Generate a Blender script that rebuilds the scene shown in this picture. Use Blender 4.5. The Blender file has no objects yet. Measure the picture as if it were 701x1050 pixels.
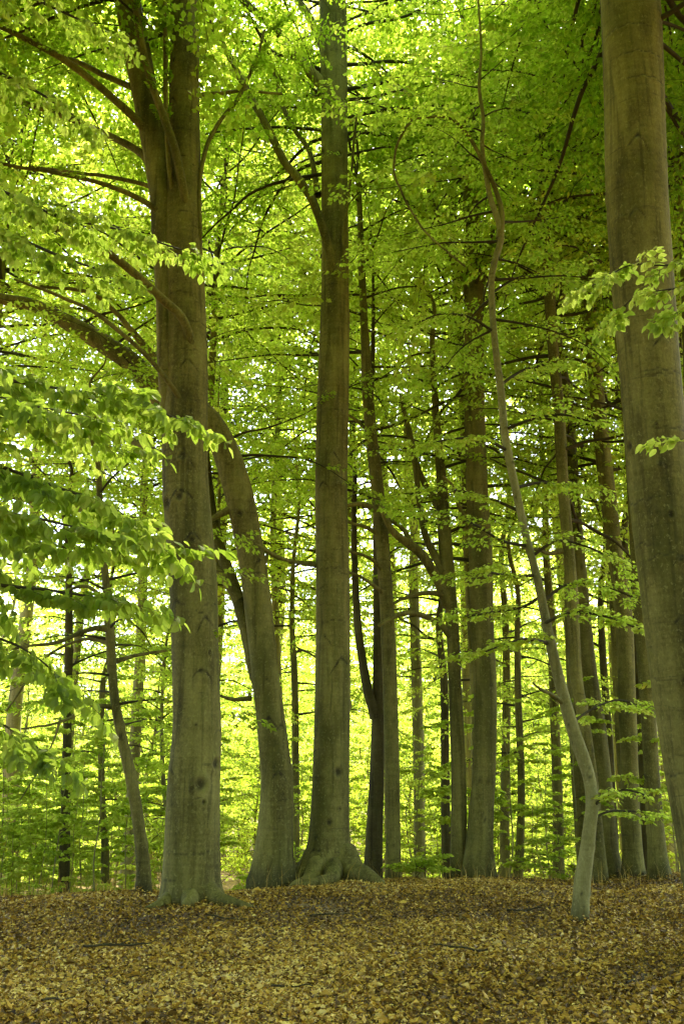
import bpy, math, random
import numpy as np

random.seed(11)
rng = np.random.default_rng(11)
SC = bpy.context.scene
COL = SC.collection
R = math.radians
UP = np.array([0.0, 0.0, 1.0])

# ------------------------------------------------------------------ camera
FPX, PW, PH = 1021.0, 701.0, 1050.0          # focal length in photo pixels
PITCH = math.atan(275.0 / FPX)
CAM = np.array([0.0, 0.0, 1.6])
SP, CP = math.sin(PITCH), math.cos(PITCH)


def at(px, py, Y):
    """world point seen at photo pixel (px, py) on the vertical plane y = Y"""
    u = (px - PW / 2) / FPX
    v = (PH / 2 - py) / FPX
    d = np.array([u, CP - v * SP, SP + v * CP])
    return CAM + d * (Y / d[1])


def mpp(px, py, Y):
    """metres per photo pixel there"""
    v = (PH / 2 - py) / FPX
    return (Y / (CP - v * SP)) / FPX


def gz(x, y):
    x = np.asarray(x, float)
    y = np.asarray(y, float)
    yc = 18.7 + 0.32 * np.clip(x, -8, 8)
    w = 1.3
    sp = w * np.logaddexp(0, (y - yc) / w)
    drop = 2.6 * np.tanh(0.26 * sp / 2.6)
    b = 0.07 * np.sin(0.9 * x + 0.5) * np.sin(0.7 * y + 1.1) + 0.018 * np.sin(3.1 * x + 1.3) * np.sin(2.6 * y + .4) + 0.02 * np.sin(2.1 * x - 0.6 * y) + 0.012 * np.sin(3.7 * x + 2.9 * y)
    return b - drop + 0.0 * x


# ------------------------------------------------------------------ mesh helpers
class Geo:
    """numpy polygon soup -> one mesh object"""

    def __init__(self):
        self.V, self.F, self.n = [], [], 0        # F: (faces array, mat, smooth, tone array)
        self.scar = []

    def add(self, verts, faces, mat=0, smooth=False, tone=None, scar=None):
        verts = np.asarray(verts, np.float32)
        faces = np.asarray(faces, np.int64)
        self.V.append(verts)
        if tone is None:
            tone = np.full(len(faces), 0.5, np.float32)
        self.F.append((faces + self.n, mat, smooth, np.asarray(tone, np.float32)))
        self.scar.append(np.zeros(len(verts), np.float32) if scar is None else np.asarray(scar, np.float32))
        self.n += len(verts)

    def mesh(self, name, mats):
        me = bpy.data.meshes.new(name)
        V = np.concatenate(self.V)
        loops = np.concatenate([f.ravel() for f, _, _, _ in self.F])
        tot = np.concatenate([np.full(len(f), f.shape[1], np.int64) for f, _, _, _ in self.F])
        start = np.concatenate([[0], np.cumsum(tot)[:-1]])
        mi = np.concatenate([np.full(len(f), m, np.int64) for f, m, _, _ in self.F])
        sm = np.concatenate([np.full(len(f), s, bool) for f, _, s, _ in self.F])
        tn = np.concatenate([t for _, _, _, t in self.F])
        me.vertices.add(len(V))
        me.vertices.foreach_set('co', V.ravel())
        me.loops.add(len(loops))
        me.loops.foreach_set('vertex_index', loops.astype(np.int32))
        me.polygons.add(len(tot))
        me.polygons.foreach_set('loop_start', start.astype(np.int32))
        me.polygons.foreach_set('loop_total', tot.astype(np.int32))
        for m in mats:
            me.materials.append(m)
        me.polygons.foreach_set('material_index', mi.astype(np.int32))
        me.polygons.foreach_set('use_smooth', sm)
        a = me.attributes.new('tone', 'FLOAT', 'FACE')
        a.data.foreach_set('value', tn)
        sc = np.concatenate(self.scar)
        if sc.any():
            a = me.attributes.new('scar', 'FLOAT', 'POINT')
            a.data.foreach_set('value', sc)
        me.update(calc_edges=True)
        me.validate()
        return me

    def obj(self, name, mats, parent=None):
        o = bpy.data.objects.new(name, self.mesh(name, mats))
        COL.objects.link(o)
        if parent is not None:
            o.parent = parent
            o.matrix_parent_inverse.identity()
        return o


def tag(o, label=None, cat=None, group=None, kind=None):
    if label:
        o['label'] = label
    if cat:
        o['category'] = cat
    if group:
        o['group'] = group
    if kind:
        o['kind'] = kind
    return o


def empty(name, loc):
    o = bpy.data.objects.new(name, None)
    o.empty_display_size = 0.3
    COL.objects.link(o)
    o.location = [float(c) for c in loc]
    return o


def norm(v):
    v = np.asarray(v, float)
    return v / (np.linalg.norm(v, axis=-1, keepdims=True) + 1e-12)


def spline(pts, step):
    """Catmull-Rom through rows of pts (any columns; the first three are xyz), about evenly spaced"""
    P = np.asarray(pts, float)
    if len(P) == 2:
        n = max(2, int(np.linalg.norm(P[1, :3] - P[0, :3]) / step) + 1)
        t = np.linspace(0, 1, n)[:, None]
        return P[0] * (1 - t) + P[1] * t
    A = np.vstack([2 * P[0] - P[1], P, 2 * P[-1] - P[-2]])
    out = []
    for i in range(1, len(A) - 2):
        n = max(1, int(round(np.linalg.norm(A[i + 1, :3] - A[i, :3]) / step)))
        t = np.linspace(0, 1, n, endpoint=False)[:, None]
        p0, p1, p2, p3 = A[i - 1], A[i], A[i + 1], A[i + 2]
        out.append(0.5 * (2 * p1 + (p2 - p0) * t + (2 * p0 - 5 * p1 + 4 * p2 - p3) * t * t + (3 * p1 - p0 - 3 * p2 + p3) * t ** 3))
    out.append(A[-2][None])
    return np.vstack(out)


def frames(C):
    T = norm(np.gradient(C, axis=0))
    ref = np.array([1.0, 0, 0]) if abs(T[0][0]) < 0.8 else np.array([0, 0, 1.0])
    E1 = np.zeros_like(C)
    e = ref
    for i in range(len(C)):
        e = e - T[i] * np.dot(e, T[i])
        e = e / (np.linalg.norm(e) + 1e-9)
        E1[i] = e
    E2 = np.cross(T, E1)
    return T, E1, E2


def tube(geo, C, r, sides, mat=0, tone=0.5, rad=None, scar=None, cap=True):
    """C (n,3) centreline, r (n,) radius; rad (n,sides) optional multiplier; theta 0 faces -y on an upright tube"""
    n = len(C)
    T, E1, E2 = frames(C)
    th = np.linspace(0, 2 * math.pi, sides, endpoint=False)
    rr = r[:, None] * (np.ones((n, sides)) if rad is None else rad)
    V = C[:, None, :] + rr[..., None] * (np.sin(th)[None, :, None] * E1[:, None, :] - np.cos(th)[None, :, None] * E2[:, None, :])
    i = np.arange(n - 1)[:, None] * sides
    j = np.arange(sides)[None, :]
    k = (np.arange(sides) + 1)[None, :] % sides
    Fq = np.stack([i + j, i + k, i + sides + k, i + sides + j], -1).reshape(-1, 4)
    base = geo.n
    geo.add(V.reshape(-1, 3), Fq, mat, True, np.full(len(Fq), tone), None if scar is None else scar.ravel())
    if cap:
        V2 = np.vstack([V[-1], C[-1] + T[-1] * r[-1] * 0.6])
        jj = np.arange(sides)
        geo.add(V2, np.stack([jj, (jj + 1) % sides, np.full(sides, sides)], -1), mat, True, np.full(sides, tone))
    return V


# ------------------------------------------------------------------ materials
def mat(name):
    m = bpy.data.materials.new(name)
    m.use_nodes = True
    m.node_tree.nodes.clear()
    return m, m.node_tree.nodes, m.node_tree.links


def ramp(N, stops):
    r = N.new('ShaderNodeValToRGB')
    e = r.color_ramp.elements
    e[0].position, e[0].color = stops[0][0], (*stops[0][1], 1)
    e[1].position, e[1].color = stops[-1][0], (*stops[-1][1], 1)
    for p, c in stops[1:-1]:
        x = e.new(p)
        x.color = (*c, 1)
    return r


def leaf_material(name, refl, trans, share=0.55):
    """thin leaves: reflect one green, let a yellower one through; every leaf has its own tone"""
    m, N, L = mat(name)
    at_ = N.new('ShaderNodeAttribute'); at_.attribute_name = 'tone'
    oi = N.new('ShaderNodeObjectInfo')
    ma = N.new('ShaderNodeMath'); ma.operation = 'MULTIPLY_ADD'
    ma.inputs[1].default_value = 0.36; ma.inputs[2].default_value = -0.18
    L.new(oi.outputs['Random'], ma.inputs[0])
    ad = N.new('ShaderNodeMath'); ad.operation = 'ADD'; ad.use_clamp = True
    L.new(at_.outputs['Fac'], ad.inputs[0]); L.new(ma.outputs[0], ad.inputs[1])
    r1, r2 = ramp(N, refl), ramp(N, trans)
    L.new(ad.outputs[0], r1.inputs[0]); L.new(ad.outputs[0], r2.inputs[0])
    d = N.new('ShaderNodeBsdfDiffuse'); t = N.new('ShaderNodeBsdfTranslucent')
    L.new(r1.outputs[0], d.inputs['Color']); L.new(r2.outputs[0], t.inputs['Color'])
    mx = N.new('ShaderNodeMixShader'); mx.inputs[0].default_value = share
    L.new(d.outputs[0], mx.inputs[1]); L.new(t.outputs[0], mx.inputs[2])
    g = N.new('ShaderNodeBsdfGlossy'); g.inputs['Roughness'].default_value = 0.45
    g.inputs['Color'].default_value = (0.9, 0.9, 0.6, 1)
    m2 = N.new('ShaderNodeMixShader'); m2.inputs[0].default_value = 0.02
    L.new(mx.outputs[0], m2.inputs[1]); L.new(g.outputs[0], m2.inputs[2])
    o = N.new('ShaderNodeOutputMaterial'); L.new(m2.outputs[0], o.inputs[0])
    return m


def bark_material(name, dark, mid, pale, moss, rough=1.0):
    m, N, L = mat(name)
    tc = N.new('ShaderNodeTexCoord')
    oi = N.new('ShaderNodeObjectInfo')
    off = N.new('ShaderNodeVectorMath'); off.operation = 'MULTIPLY_ADD'
    off.inputs[1].default_value = (1, 1, 1)
    cx = N.new('ShaderNodeCombineXYZ')
    mu = N.new('ShaderNodeMath'); mu.operation = 'MULTIPLY'; mu.inputs[1].default_value = 37.0
    L.new(oi.outputs['Random'], mu.inputs[0]); L.new(mu.outputs[0], cx.inputs[2]); L.new(mu.outputs[0], cx.inputs[0])
    L.new(tc.outputs['Object'], off.inputs[0]); L.new(cx.outputs[0], off.inputs[2])

    def noise(scale, sx, sy, sz, det=4.0, ro=0.6, dist=0.0):
        mp = N.new('ShaderNodeMapping'); mp.inputs['Scale'].default_value = (sx, sy, sz)
        L.new(off.outputs[0], mp.inputs['Vector'])
        n = N.new('ShaderNodeTexNoise'); n.inputs['Scale'].default_value = scale
        n.inputs['Detail'].default_value = det; n.inputs['Roughness'].default_value = ro
        n.inputs['Distortion'].default_value = dist
        L.new(mp.outputs[0], n.inputs['Vector'])
        return n.outputs['Fac']

    big = noise(1.6, 1, 1, 0.45, 5)
    streak = noise(7.0, 1, 1, 0.09, 4, .55, .5)
    ring = noise(2.6, 0.6, 0.6, 4.0, 4, 0.6, 1.2)
    fine = noise(45.0, 1, 1, 0.6, 4, 0.75)

    def mixf(a, b, f):
        x = N.new('ShaderNodeMix'); x.data_type = 'FLOAT'; x.inputs[0].default_value = f
        L.new(a, x.inputs[2]); L.new(b, x.inputs[3])
        return x.outputs[0]

    v = mixf(mixf(big, streak, 0.40), mixf(ring, fine, 0.65), 0.38)
    r = ramp(N, [(0.36, dark), (0.48, mid), (0.62, pale)])
    L.new(v, r.inputs[0])
    # greenish algae film in broad patches
    mr = N.new('ShaderNodeMapRange'); mr.inputs[1].default_value = 0.48; mr.inputs[2].default_value = 0.68
    mr.inputs[3].default_value = 0.0; mr.inputs[4].default_value = 0.75
    L.new(noise(2.3, 1, 1, 0.3, 5), mr.inputs[0])
    mx = N.new('ShaderNodeMix'); mx.data_type = 'RGBA'
    L.new(mr.outputs[0], mx.inputs[0]); L.new(r.outputs[0], mx.inputs[6]); mx.inputs[7].default_value = (*moss, 1)
    # scars, knots, creases
    at_ = N.new('ShaderNodeAttribute'); at_.attribute_name = 'scar'
    sm = N.new('ShaderNodeMix'); sm.data_type = 'RGBA'
    cl = N.new('ShaderNodeMath'); cl.operation = 'MULTIPLY'; cl.use_clamp = True; cl.inputs[1].default_value = 0.9
    L.new(at_.outputs['Fac'], cl.inputs[0]); L.new(cl.outputs[0], sm.inputs[0])
    L.new(mx.outputs[2], sm.inputs[6]); sm.inputs[7].default_value = (0.022, 0.018, 0.008, 1)
    # thin dark cross wrinkles
    wr = N.new('ShaderNodeMapRange'); wr.inputs[1].default_value = 0.30; wr.inputs[2].default_value = 0.37
    wr.inputs[3].default_value = 0.45; wr.inputs[4].default_value = 0.0
    L.new(noise(3.2, 0.55, 0.55, 4.5, 5, 0.6, 1.0), wr.inputs[0])
    w2 = N.new('ShaderNodeMix'); w2.data_type = 'RGBA'
    L.new(wr.outputs[0], w2.inputs[0]); L.new(sm.outputs[2], w2.inputs[6]); w2.inputs[7].default_value = (0.04, 0.034, 0.014, 1)
    # rain streaks, then small pale lichen spots
    rs = N.new('ShaderNodeMapRange'); rs.inputs[1].default_value = 0.56; rs.inputs[2].default_value = 0.66
    rs.inputs[3].default_value = 0.0; rs.inputs[4].default_value = 0.5
    L.new(noise(11.0, 1, 1, 0.06, 3, .5, .3), rs.inputs[0])
    w3 = N.new('ShaderNodeMix'); w3.data_type = 'RGBA'
    L.new(rs.outputs[0], w3.inputs[0]); L.new(w2.outputs[2], w3.inputs[6]); w3.inputs[7].default_value = (dark[0] * 1.3, dark[1] * 1.3, dark[2] * 1.3, 1)
    li = N.new('ShaderNodeMapRange'); li.inputs[1].default_value = 0.58; li.inputs[2].default_value = 0.64
    li.inputs[3].default_value = 0.0; li.inputs[4].default_value = 0.42
    L.new(noise(26.0, 1, 1, 0.75, 5, .7, .4), li.inputs[0])
    w4 = N.new('ShaderNodeMix'); w4.data_type = 'RGBA'
    L.new(li.outputs[0], w4.inputs[0]); L.new(w3.outputs[2], w4.inputs[6]); w4.inputs[7].default_value = (pale[0] * 1.25, pale[1] * 1.3, pale[2] * 1.5, 1)
    b = N.new('ShaderNodeBsdfPrincipled')
    L.new(w4.outputs[2], b.inputs['Base Color'])
    b.inputs['Roughness'].default_value = 0.85
    b.inputs['Specular IOR Level'].default_value = 0.2
    bp = N.new('ShaderNodeBump'); bp.inputs['Strength'].default_value = 0.8 * rough; bp.inputs['Distance'].default_value = 0.02
    L.new(v, bp.inputs['Height']); L.new(bp.outputs[0], b.inputs['Normal'])
    o = N.new('ShaderNodeOutputMaterial'); L.new(b.outputs[0], o.inputs[0])
    return m


M_BARK = bark_material('beech_bark', (0.030, 0.026, 0.006), (0.142, 0.122, 0.027), (0.285, 0.250, 0.064), (0.076, 0.075, 0.011))
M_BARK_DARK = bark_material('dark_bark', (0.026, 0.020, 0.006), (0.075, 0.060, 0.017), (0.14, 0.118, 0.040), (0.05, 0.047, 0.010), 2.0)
M_BARK_PALE = bark_material('pale_bark', (0.08, 0.07, 0.020), (0.21, 0.186, 0.058), (0.34, 0.305, 0.11), (0.13, 0.127, 0.03))  # own tone of leaning tree and saplings; on far trees it paints background glow
M_TWIG = bark_material('twig_bark', (0.028, 0.022, 0.008), (0.05, 0.04, 0.015), (0.085, 0.07, 0.028), (0.04, 0.04, 0.012))
M_LEAF = leaf_material('beech_leaf',
                       [(0.1, (0.035, 0.075, 0.004)), (0.5, (0.075, 0.138, 0.007)), (0.9, (0.13, 0.19, 0.014))],
                       [(0.1, (0.25, 0.42, 0.012)), (0.5, (0.47, 0.67, 0.03)), (0.9, (0.67, 0.79, 0.07))], 0.62)
M_LEAF_YOUNG = leaf_material('spring_leaf',
                             [(0.1, (0.07, 0.115, 0.006)), (0.5, (0.125, 0.175, 0.01)), (0.9, (0.19, 0.21, 0.018))],
                             [(0.1, (0.42, 0.58, 0.03)), (0.5, (0.64, 0.79, 0.07)), (0.9, (0.82, 0.88, 0.14))], 0.66)

M_LEAF_NEAR = leaf_material('near_leaf',
                            [(0.1, (0.07, 0.11, 0.010)), (0.5, (0.12, 0.17, 0.016)), (0.9, (0.18, 0.215, 0.028))],
                            [(0.1, (0.33, 0.48, 0.03)), (0.5, (0.54, 0.69, 0.07)), (0.9, (0.74, 0.82, 0.13))], 0.62)


def litter_material():
    m, N, L = mat('leaf_litter')
    at_ = N.new('ShaderNodeAttribute'); at_.attribute_name = 'tone'
    r = ramp(N, [(0.0, (0.035, 0.019, 0.004)), (0.35, (0.18, 0.096, 0.010)), (0.6, (0.44, 0.252, 0.022)), (0.82, (0.61, 0.385, 0.048)), (1.0, (0.74, 0.54, 0.14))])
    L.new(at_.outputs['Fac'], r.inputs[0])
    b = N.new('ShaderNodeBsdfPrincipled'); b.inputs['Roughness'].default_value = 0.6
    b.inputs['Specular IOR Level'].default_value = 0.3
    L.new(r.outputs[0], b.inputs['Base Color'])
    o = N.new('ShaderNodeOutputMaterial'); L.new(b.outputs[0], o.inputs[0])
    return m


def soil_material():
    m, N, L = mat('forest_soil')
    tc = N.new('ShaderNodeTexCoord')
    vo = N.new('ShaderNodeTexVoronoi'); vo.inputs['Scale'].default_value = 16
    L.new(tc.outputs['Object'], vo.inputs['Vector'])
    no = N.new('ShaderNodeTexNoise'); no.inputs['Scale'].default_value = 0.7; no.inputs['Detail'].default_value = 8
    L.new(tc.outputs['Object'], no.inputs['Vector'])
    sp = N.new('ShaderNodeSeparateColor'); L.new(vo.outputs['Color'], sp.inputs[0])
    mx = N.new('ShaderNodeMix'); mx.data_type = 'FLOAT'; mx.inputs[0].default_value = 0.45
    L.new(sp.outputs[0], mx.inputs[2]); L.new(no.outputs['Fac'], mx.inputs[3])
    r = ramp(N, [(0.15, (0.03, 0.018, 0.006)), (0.5, (0.13, 0.075, 0.018)), (0.85, (0.30, 0.19, 0.05))])
    L.new(mx.outputs[0], r.inputs[0])
    b = N.new('ShaderNodeBsdfPrincipled'); b.inputs['Roughness'].default_value = 0.9
    L.new(r.outputs[0], b.inputs['Base Color'])
    bp = N.new('ShaderNodeBump'); bp.inputs['Strength'].default_value = 0.6; bp.inputs['Distance'].default_value = 0.03
    L.new(vo.outputs['Distance'], bp.inputs['Height']); L.new(bp.outputs[0], b.inputs['Normal'])
    o = N.new('ShaderNodeOutputMaterial'); L.new(b.outputs[0], o.inputs[0])
    return m


M_LITTER, M_SOIL = litter_material(), soil_material()

# ------------------------------------------------------------------ foliage
LEAF_NEAR = np.array([(0, 0, 0), (0, .5, 0), (0, 1, -.06), (-.25, .2, .05), (-.34, .48, .09), (-.2, .8, .04), (.25, .2, .05), (.34, .48, .09), (.2, .8, .04)])
FACE_NEAR = np.array([(0, 1, 4, 3), (1, 2, 5, 4), (0, 6, 7, 1), (1, 7, 8, 2)])
LEAF_MID = np.array([(0, 0, 0), (-.34, .42, .09), (0, 1, -.03), (.34, .42, .09)])
FACE_MID = np.array([(0, 2, 1), (0, 3, 2)])
LEAF_FAR = np.array([(0, 0, 0), (.36, .45, 0.04), (0, 1, 0), (-.36, .45, 0.04)])
FACE_FAR = np.array([(0, 1, 2, 3)])
KINDS = {'near': (LEAF_NEAR, FACE_NEAR), 'mid': (LEAF_MID, FACE_MID), 'far': (LEAF_FAR, FACE_FAR)}


def spray_template(rg, L, leaf, gap, dens, droop):
    """a flat fan of leaves along +x, twigs to both sides: (pos, dir, normal, length), axis points"""
    P, D, S = [], [], []
    sag = lambda s: -0.10 * L * (s / L) ** 2
    side = 1
    s = 0.10 * L

    def run(p0, az, ln):
        q = 0.0
        sd = 1
        dx, dy = math.cos(az), math.sin(az)
        while q < ln:
            p = (p0[0] + dx * q, p0[1] + dy * q, p0[2] - 0.18 * q * q / max(ln, .05) + rg.normal(0, 0.03))
            a = az + sd * rg.uniform(0.5, 1.15)
            if rg.random() < dens:
                P.append(p); D.append((math.cos(a), math.sin(a), -droop * rg.uniform(0.2, 1.7))); S.append(leaf * rg.uniform(0.65, 1.2))
            sd = -sd
            q += gap * rg.uniform(0.7, 1.3)
        P.append((p0[0] + dx * ln, p0[1] + dy * ln, p0[2] - 0.18 * ln)); D.append((dx, dy, -droop)); S.append(leaf)

    while s < L:
        t = s / L
        ln = 0.42 * L * (1 - t) ** 0.7 * min(1, 0.45 + 1.6 * t) * rg.uniform(0.6, 1.25)
        if ln > 0.06:
            run((s, 0, sag(s)), side * R(rg.uniform(38, 60)), ln)
        side = -side
        s += 0.085 * L * rg.uniform(0.7, 1.3)
    run((0.35 * L, 0, sag(0.35 * L)), 0.0, 0.62 * L)
    P, D, S = np.array(P), norm(np.array(D)), np.array(S)
    Nn = np.tile(UP, (len(P), 1)) + rg.normal(0, 0.62, (len(P), 3))
    Nn = norm(Nn - D * (Nn * D).sum(1, keepdims=True))
    ax = np.array([(x, 0, sag(x)) for x in np.linspace(0, L, 4)])
    return P, D, Nn, S, ax


def templates(n, L, leaf, gap, dens, droop, seed):
    rg = np.random.default_rng(seed)
    return [spray_template(rg, L * rg.uniform(0.85, 1.15), leaf, gap, dens, droop) for _ in range(n)]


T_NEAR = templates(10, 0.62, 0.090, 0.060, 0.85, 0.9, 1)
T_HANG = templates(8, 0.42, 0.105, 0.085, 0.8, 1.6, 7)
T_SPRIG = templates(8, 0.55, 0.078, 0.068, 0.85, 0.5, 8)
T_SAPL = templates(10, 0.80, 0.080, 0.052, 0.9, 0.45, 2)
T_MID = templates(12, 1.15, 0.098, 0.060, 0.95, 0.6, 3)
T_FAR = templates(10, 1.35, 0.145, 0.095, 0.95, 0.6, 4)
T_FARY = templates(8, 0.95, 0.120, 0.085, 0.95, 0.6, 5)


class Crown:
    def __init__(self, kind):
        self.k = kind
        self.P, self.D, self.N, self.S, self.T = [], [], [], [], []
        self.geo = Geo()

    def spray(self, tm, o, d, rg, scale=1.0, tilt=0.0, wood=0.0, tone=0.5, thin=1.0, roll=.14):
        P, D, Nn, S, ax = tm
        x = norm(d)
        z = UP + rg.normal(0, roll, 3) * np.array([1, 1, .3])
        z = norm(z - x * np.dot(z, x))
        y = np.cross(z, x)
        M = np.stack([x, y, z], 1)
        m = np.ones(len(P), bool) if thin >= 1 else rg.random(len(P)) < thin
        k = int(m.sum())
        self.P.append(o + (P[m] * scale) @ M.T)
        self.D.append(D[m] @ M.T)
        self.N.append(Nn[m] @ M.T)
        self.S.append(S[m] * (0.55 + 0.45 * scale))
        self.T.append(np.clip(tone + rg.normal(0, .10) + rg.normal(0, .15, k), 0, 1))
        if wood > 0:
            A = o + (ax * scale) @ M.T
            tube(self.geo, A, np.linspace(wood, wood * 0.3, len(A)), 3, 1, cap=False)

    def branch(self, C, r, tms, rg, every=0.34, start=0.25, scale=1.0, wood=0.004, sides=5, thick=True, tone=0.5, flat=0.35, thin=1.0):
        """C evenly resampled centreline of a branch carrying sprays to alternate sides"""
        if thick:
            tube(self.geo, C, r, sides, 1)
        seg = np.linalg.norm(np.diff(C, axis=0), axis=1)
        cum = np.concatenate([[0], np.cumsum(seg)])
        Lb = cum[-1]
        s = start * Lb
        sd = 1 if rg.random() < .5 else -1
        T = norm(np.gradient(C, axis=0))
        while s < Lb:
            i = min(len(C) - 1, int(np.searchsorted(cum, s)))
            d = T[i].copy()
            a = sd * R(rg.uniform(30, 68))
            d = np.array([d[0] * math.cos(a) - d[1] * math.sin(a), d[0] * math.sin(a) + d[1] * math.cos(a), d[2] * flat + rg.normal(-0.03, 0.10)])
            self.spray(tms[rg.integers(len(tms))], C[i], d, rg, scale * rg.uniform(0.7, 1.2) * (1.05 - 0.35 * s / Lb), wood=wood, tone=tone, thin=thin, roll=.06 + .3 * flat)
            sd = -sd
            s += every * rg.uniform(0.7, 1.35)
        d = T[-1].copy(); d[2] *= flat
        self.spray(tms[rg.integers(len(tms))], C[-1], d, rg, scale, wood=wood, tone=tone, thin=thin)

    def build(self, name, mats, parent):
        tv, tf = KINDS[self.k]
        P, D, N, S, T = (np.concatenate(a) for a in (self.P, self.D, self.N, self.S, self.T))
        X = np.cross(D, N)
        V = P[:, None, :] + S[:, None, None] * (tv[None, :, 0:1] * X[:, None] + tv[None, :, 1:2] * D[:, None] + tv[None, :, 2:3] * N[:, None])
        nv = len(tv)
        F = (np.arange(len(P)) * nv)[:, None, None] + tf[None]
        self.geo.add(V.reshape(-1, 3), F.reshape(-1, tf.shape[1]), 0, False, np.repeat(T, len(tf)))
        self.count = len(P)
        return self.geo.obj(name, mats, parent)


def free_branch(rg, p0, az, el, L, r0, sag=0.5, wig=0.12, step=0.16):
    """a natural branch: leaves at elevation el, flattens out, wanders"""
    n = max(4, int(L / 0.45))
    p = np.array(p0, float)
    pts = [np.append(p, r0 * 1.25)]
    a, e = az, el
    for i in range(n):
        t = (i + 1) / n
        e += -sag / n + rg.normal(0, wig)
        a += rg.normal(0, wig)
        p = p + L / n * np.array([math.cos(a) * math.cos(e), math.sin(a) * math.cos(e), math.sin(e)])
        pts.append(np.append(p, max(0.0035, r0 * (1 - t) ** 0.8)))
    S = spline(pts, step)
    return S[:, :3], np.maximum(S[:, 3], 0.003)


# ------------------------------------------------------------------ trunks
def fbm1(rg, th, v, n=10, kz=(0.4, 3.0), kt=4):
    """smooth bumpy field over (height, angle)"""
    out = np.zeros((len(v), len(th)))
    for _ in range(n):
        k = rg.integers(0, kt)
        f = rg.uniform(*kz)
        out += rg.normal(0, 1) / (1 + 0.6 * k + 0.5 * f) * np.sin(k * th[None] + rg.uniform(0, 6.3) + f * v[:, None] * 1.0)
    return out / math.sqrt(n)


def scar_field(rg, th, v, r, scars, creases):
    """dark marks: moustache scars over old branch knots, and cross creases; returns (mask, relief in m)"""
    m = np.zeros((len(v), len(th)))
    h = np.zeros_like(m)
    for (t0, v0, w, kind) in scars:
        dx = ((th[None] - t0 + math.pi) % (2 * math.pi) - math.pi) * r[:, None]
        dy = v[:, None] - v0
        ax = np.abs(dx)
        if kind in ('eye', 'brow'):
            asym = 1 + 0.3 * rg.normal() * np.sign(dx)
            line = -(ax / w) ** rg.uniform(1.1, 1.6) * w * rg.uniform(.7, 1.4) * asym + w * 0.25 + 0.012 * np.sin(dx * 31 + v0 * 5) + rg.normal(0, .22) * dx
            th_ = (0.014 + 0.085 * w) * (1.2 - 0.7 * ax / w).clip(.3, 2)
            g = np.exp(-((dy - line) / th_) ** 2) * np.clip((w * 1.1 - ax) / (w * 0.35), 0, 1)
            g = g * np.clip(1 - rg.choice([0, 0, .8]) * (dx * rg.choice([-1, 1]) > 0), 0, 1) * (.75 + .25 * np.sin(dx * 55 + v0 * 3))
            m = np.maximum(m, np.clip(g * rg.uniform(.8, 1.5), 0, 1))
            h += -0.010 * g + 0.02 * np.exp(-((dy + w * .35) / (w * .7)) ** 2 - (dx / (w * .6)) ** 2)
        if kind in ('eye', 'knot'):
            kw = w * (0.26 if kind == 'eye' else 0.5)
            dd = np.sqrt((dx / kw) ** 2 + ((dy + (0.25 * w if kind == 'eye' else 0)) / (kw * 1.2)) ** 2)
            g = np.exp(-(np.maximum(dd - 0.35, 0) / 0.5) ** 2)
            m = np.maximum(m, g * 0.9)
            h += 0.018 * np.exp(-((dd - 1.3) / .5) ** 2) - 0.012 * g
    for (t0, v0, wd, dp) in creases:
        dx = ((th[None] - t0 + math.pi) % (2 * math.pi) - math.pi) * r[:, None]
        dy = v[:, None] - v0 - 0.25 * dp * np.cos(dx / max(wd, .05) * 1.5) - 0.01 * np.sin(dx * 40 + v0 * 9)
        g = np.exp(-(dy / 0.009) ** 2) * np.clip((wd - np.abs(dx)) / (wd * .5), 0, 1)
        m = np.maximum(m, g * 0.8)
        h += -0.005 * g + 0.010 * np.exp(-((dy + .03) / 0.03) ** 2) * np.clip((wd - np.abs(dx)) / wd, 0, 1)
    return m, h


def px_path(pts, Y, extend_to=None, lean=None):
    """photo trace [(px, py, width px[, dY])] from base upward -> rows (x, y, z, radius)"""
    rows = []
    for p in pts:
        y = Y + (p[3] if len(p) > 3 else 0)
        rows.append(np.append(at(p[0], p[1], y), 0.5 * p[2] * mpp(p[0], p[1], y)))
    rows = np.array(rows)
    return rows


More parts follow.
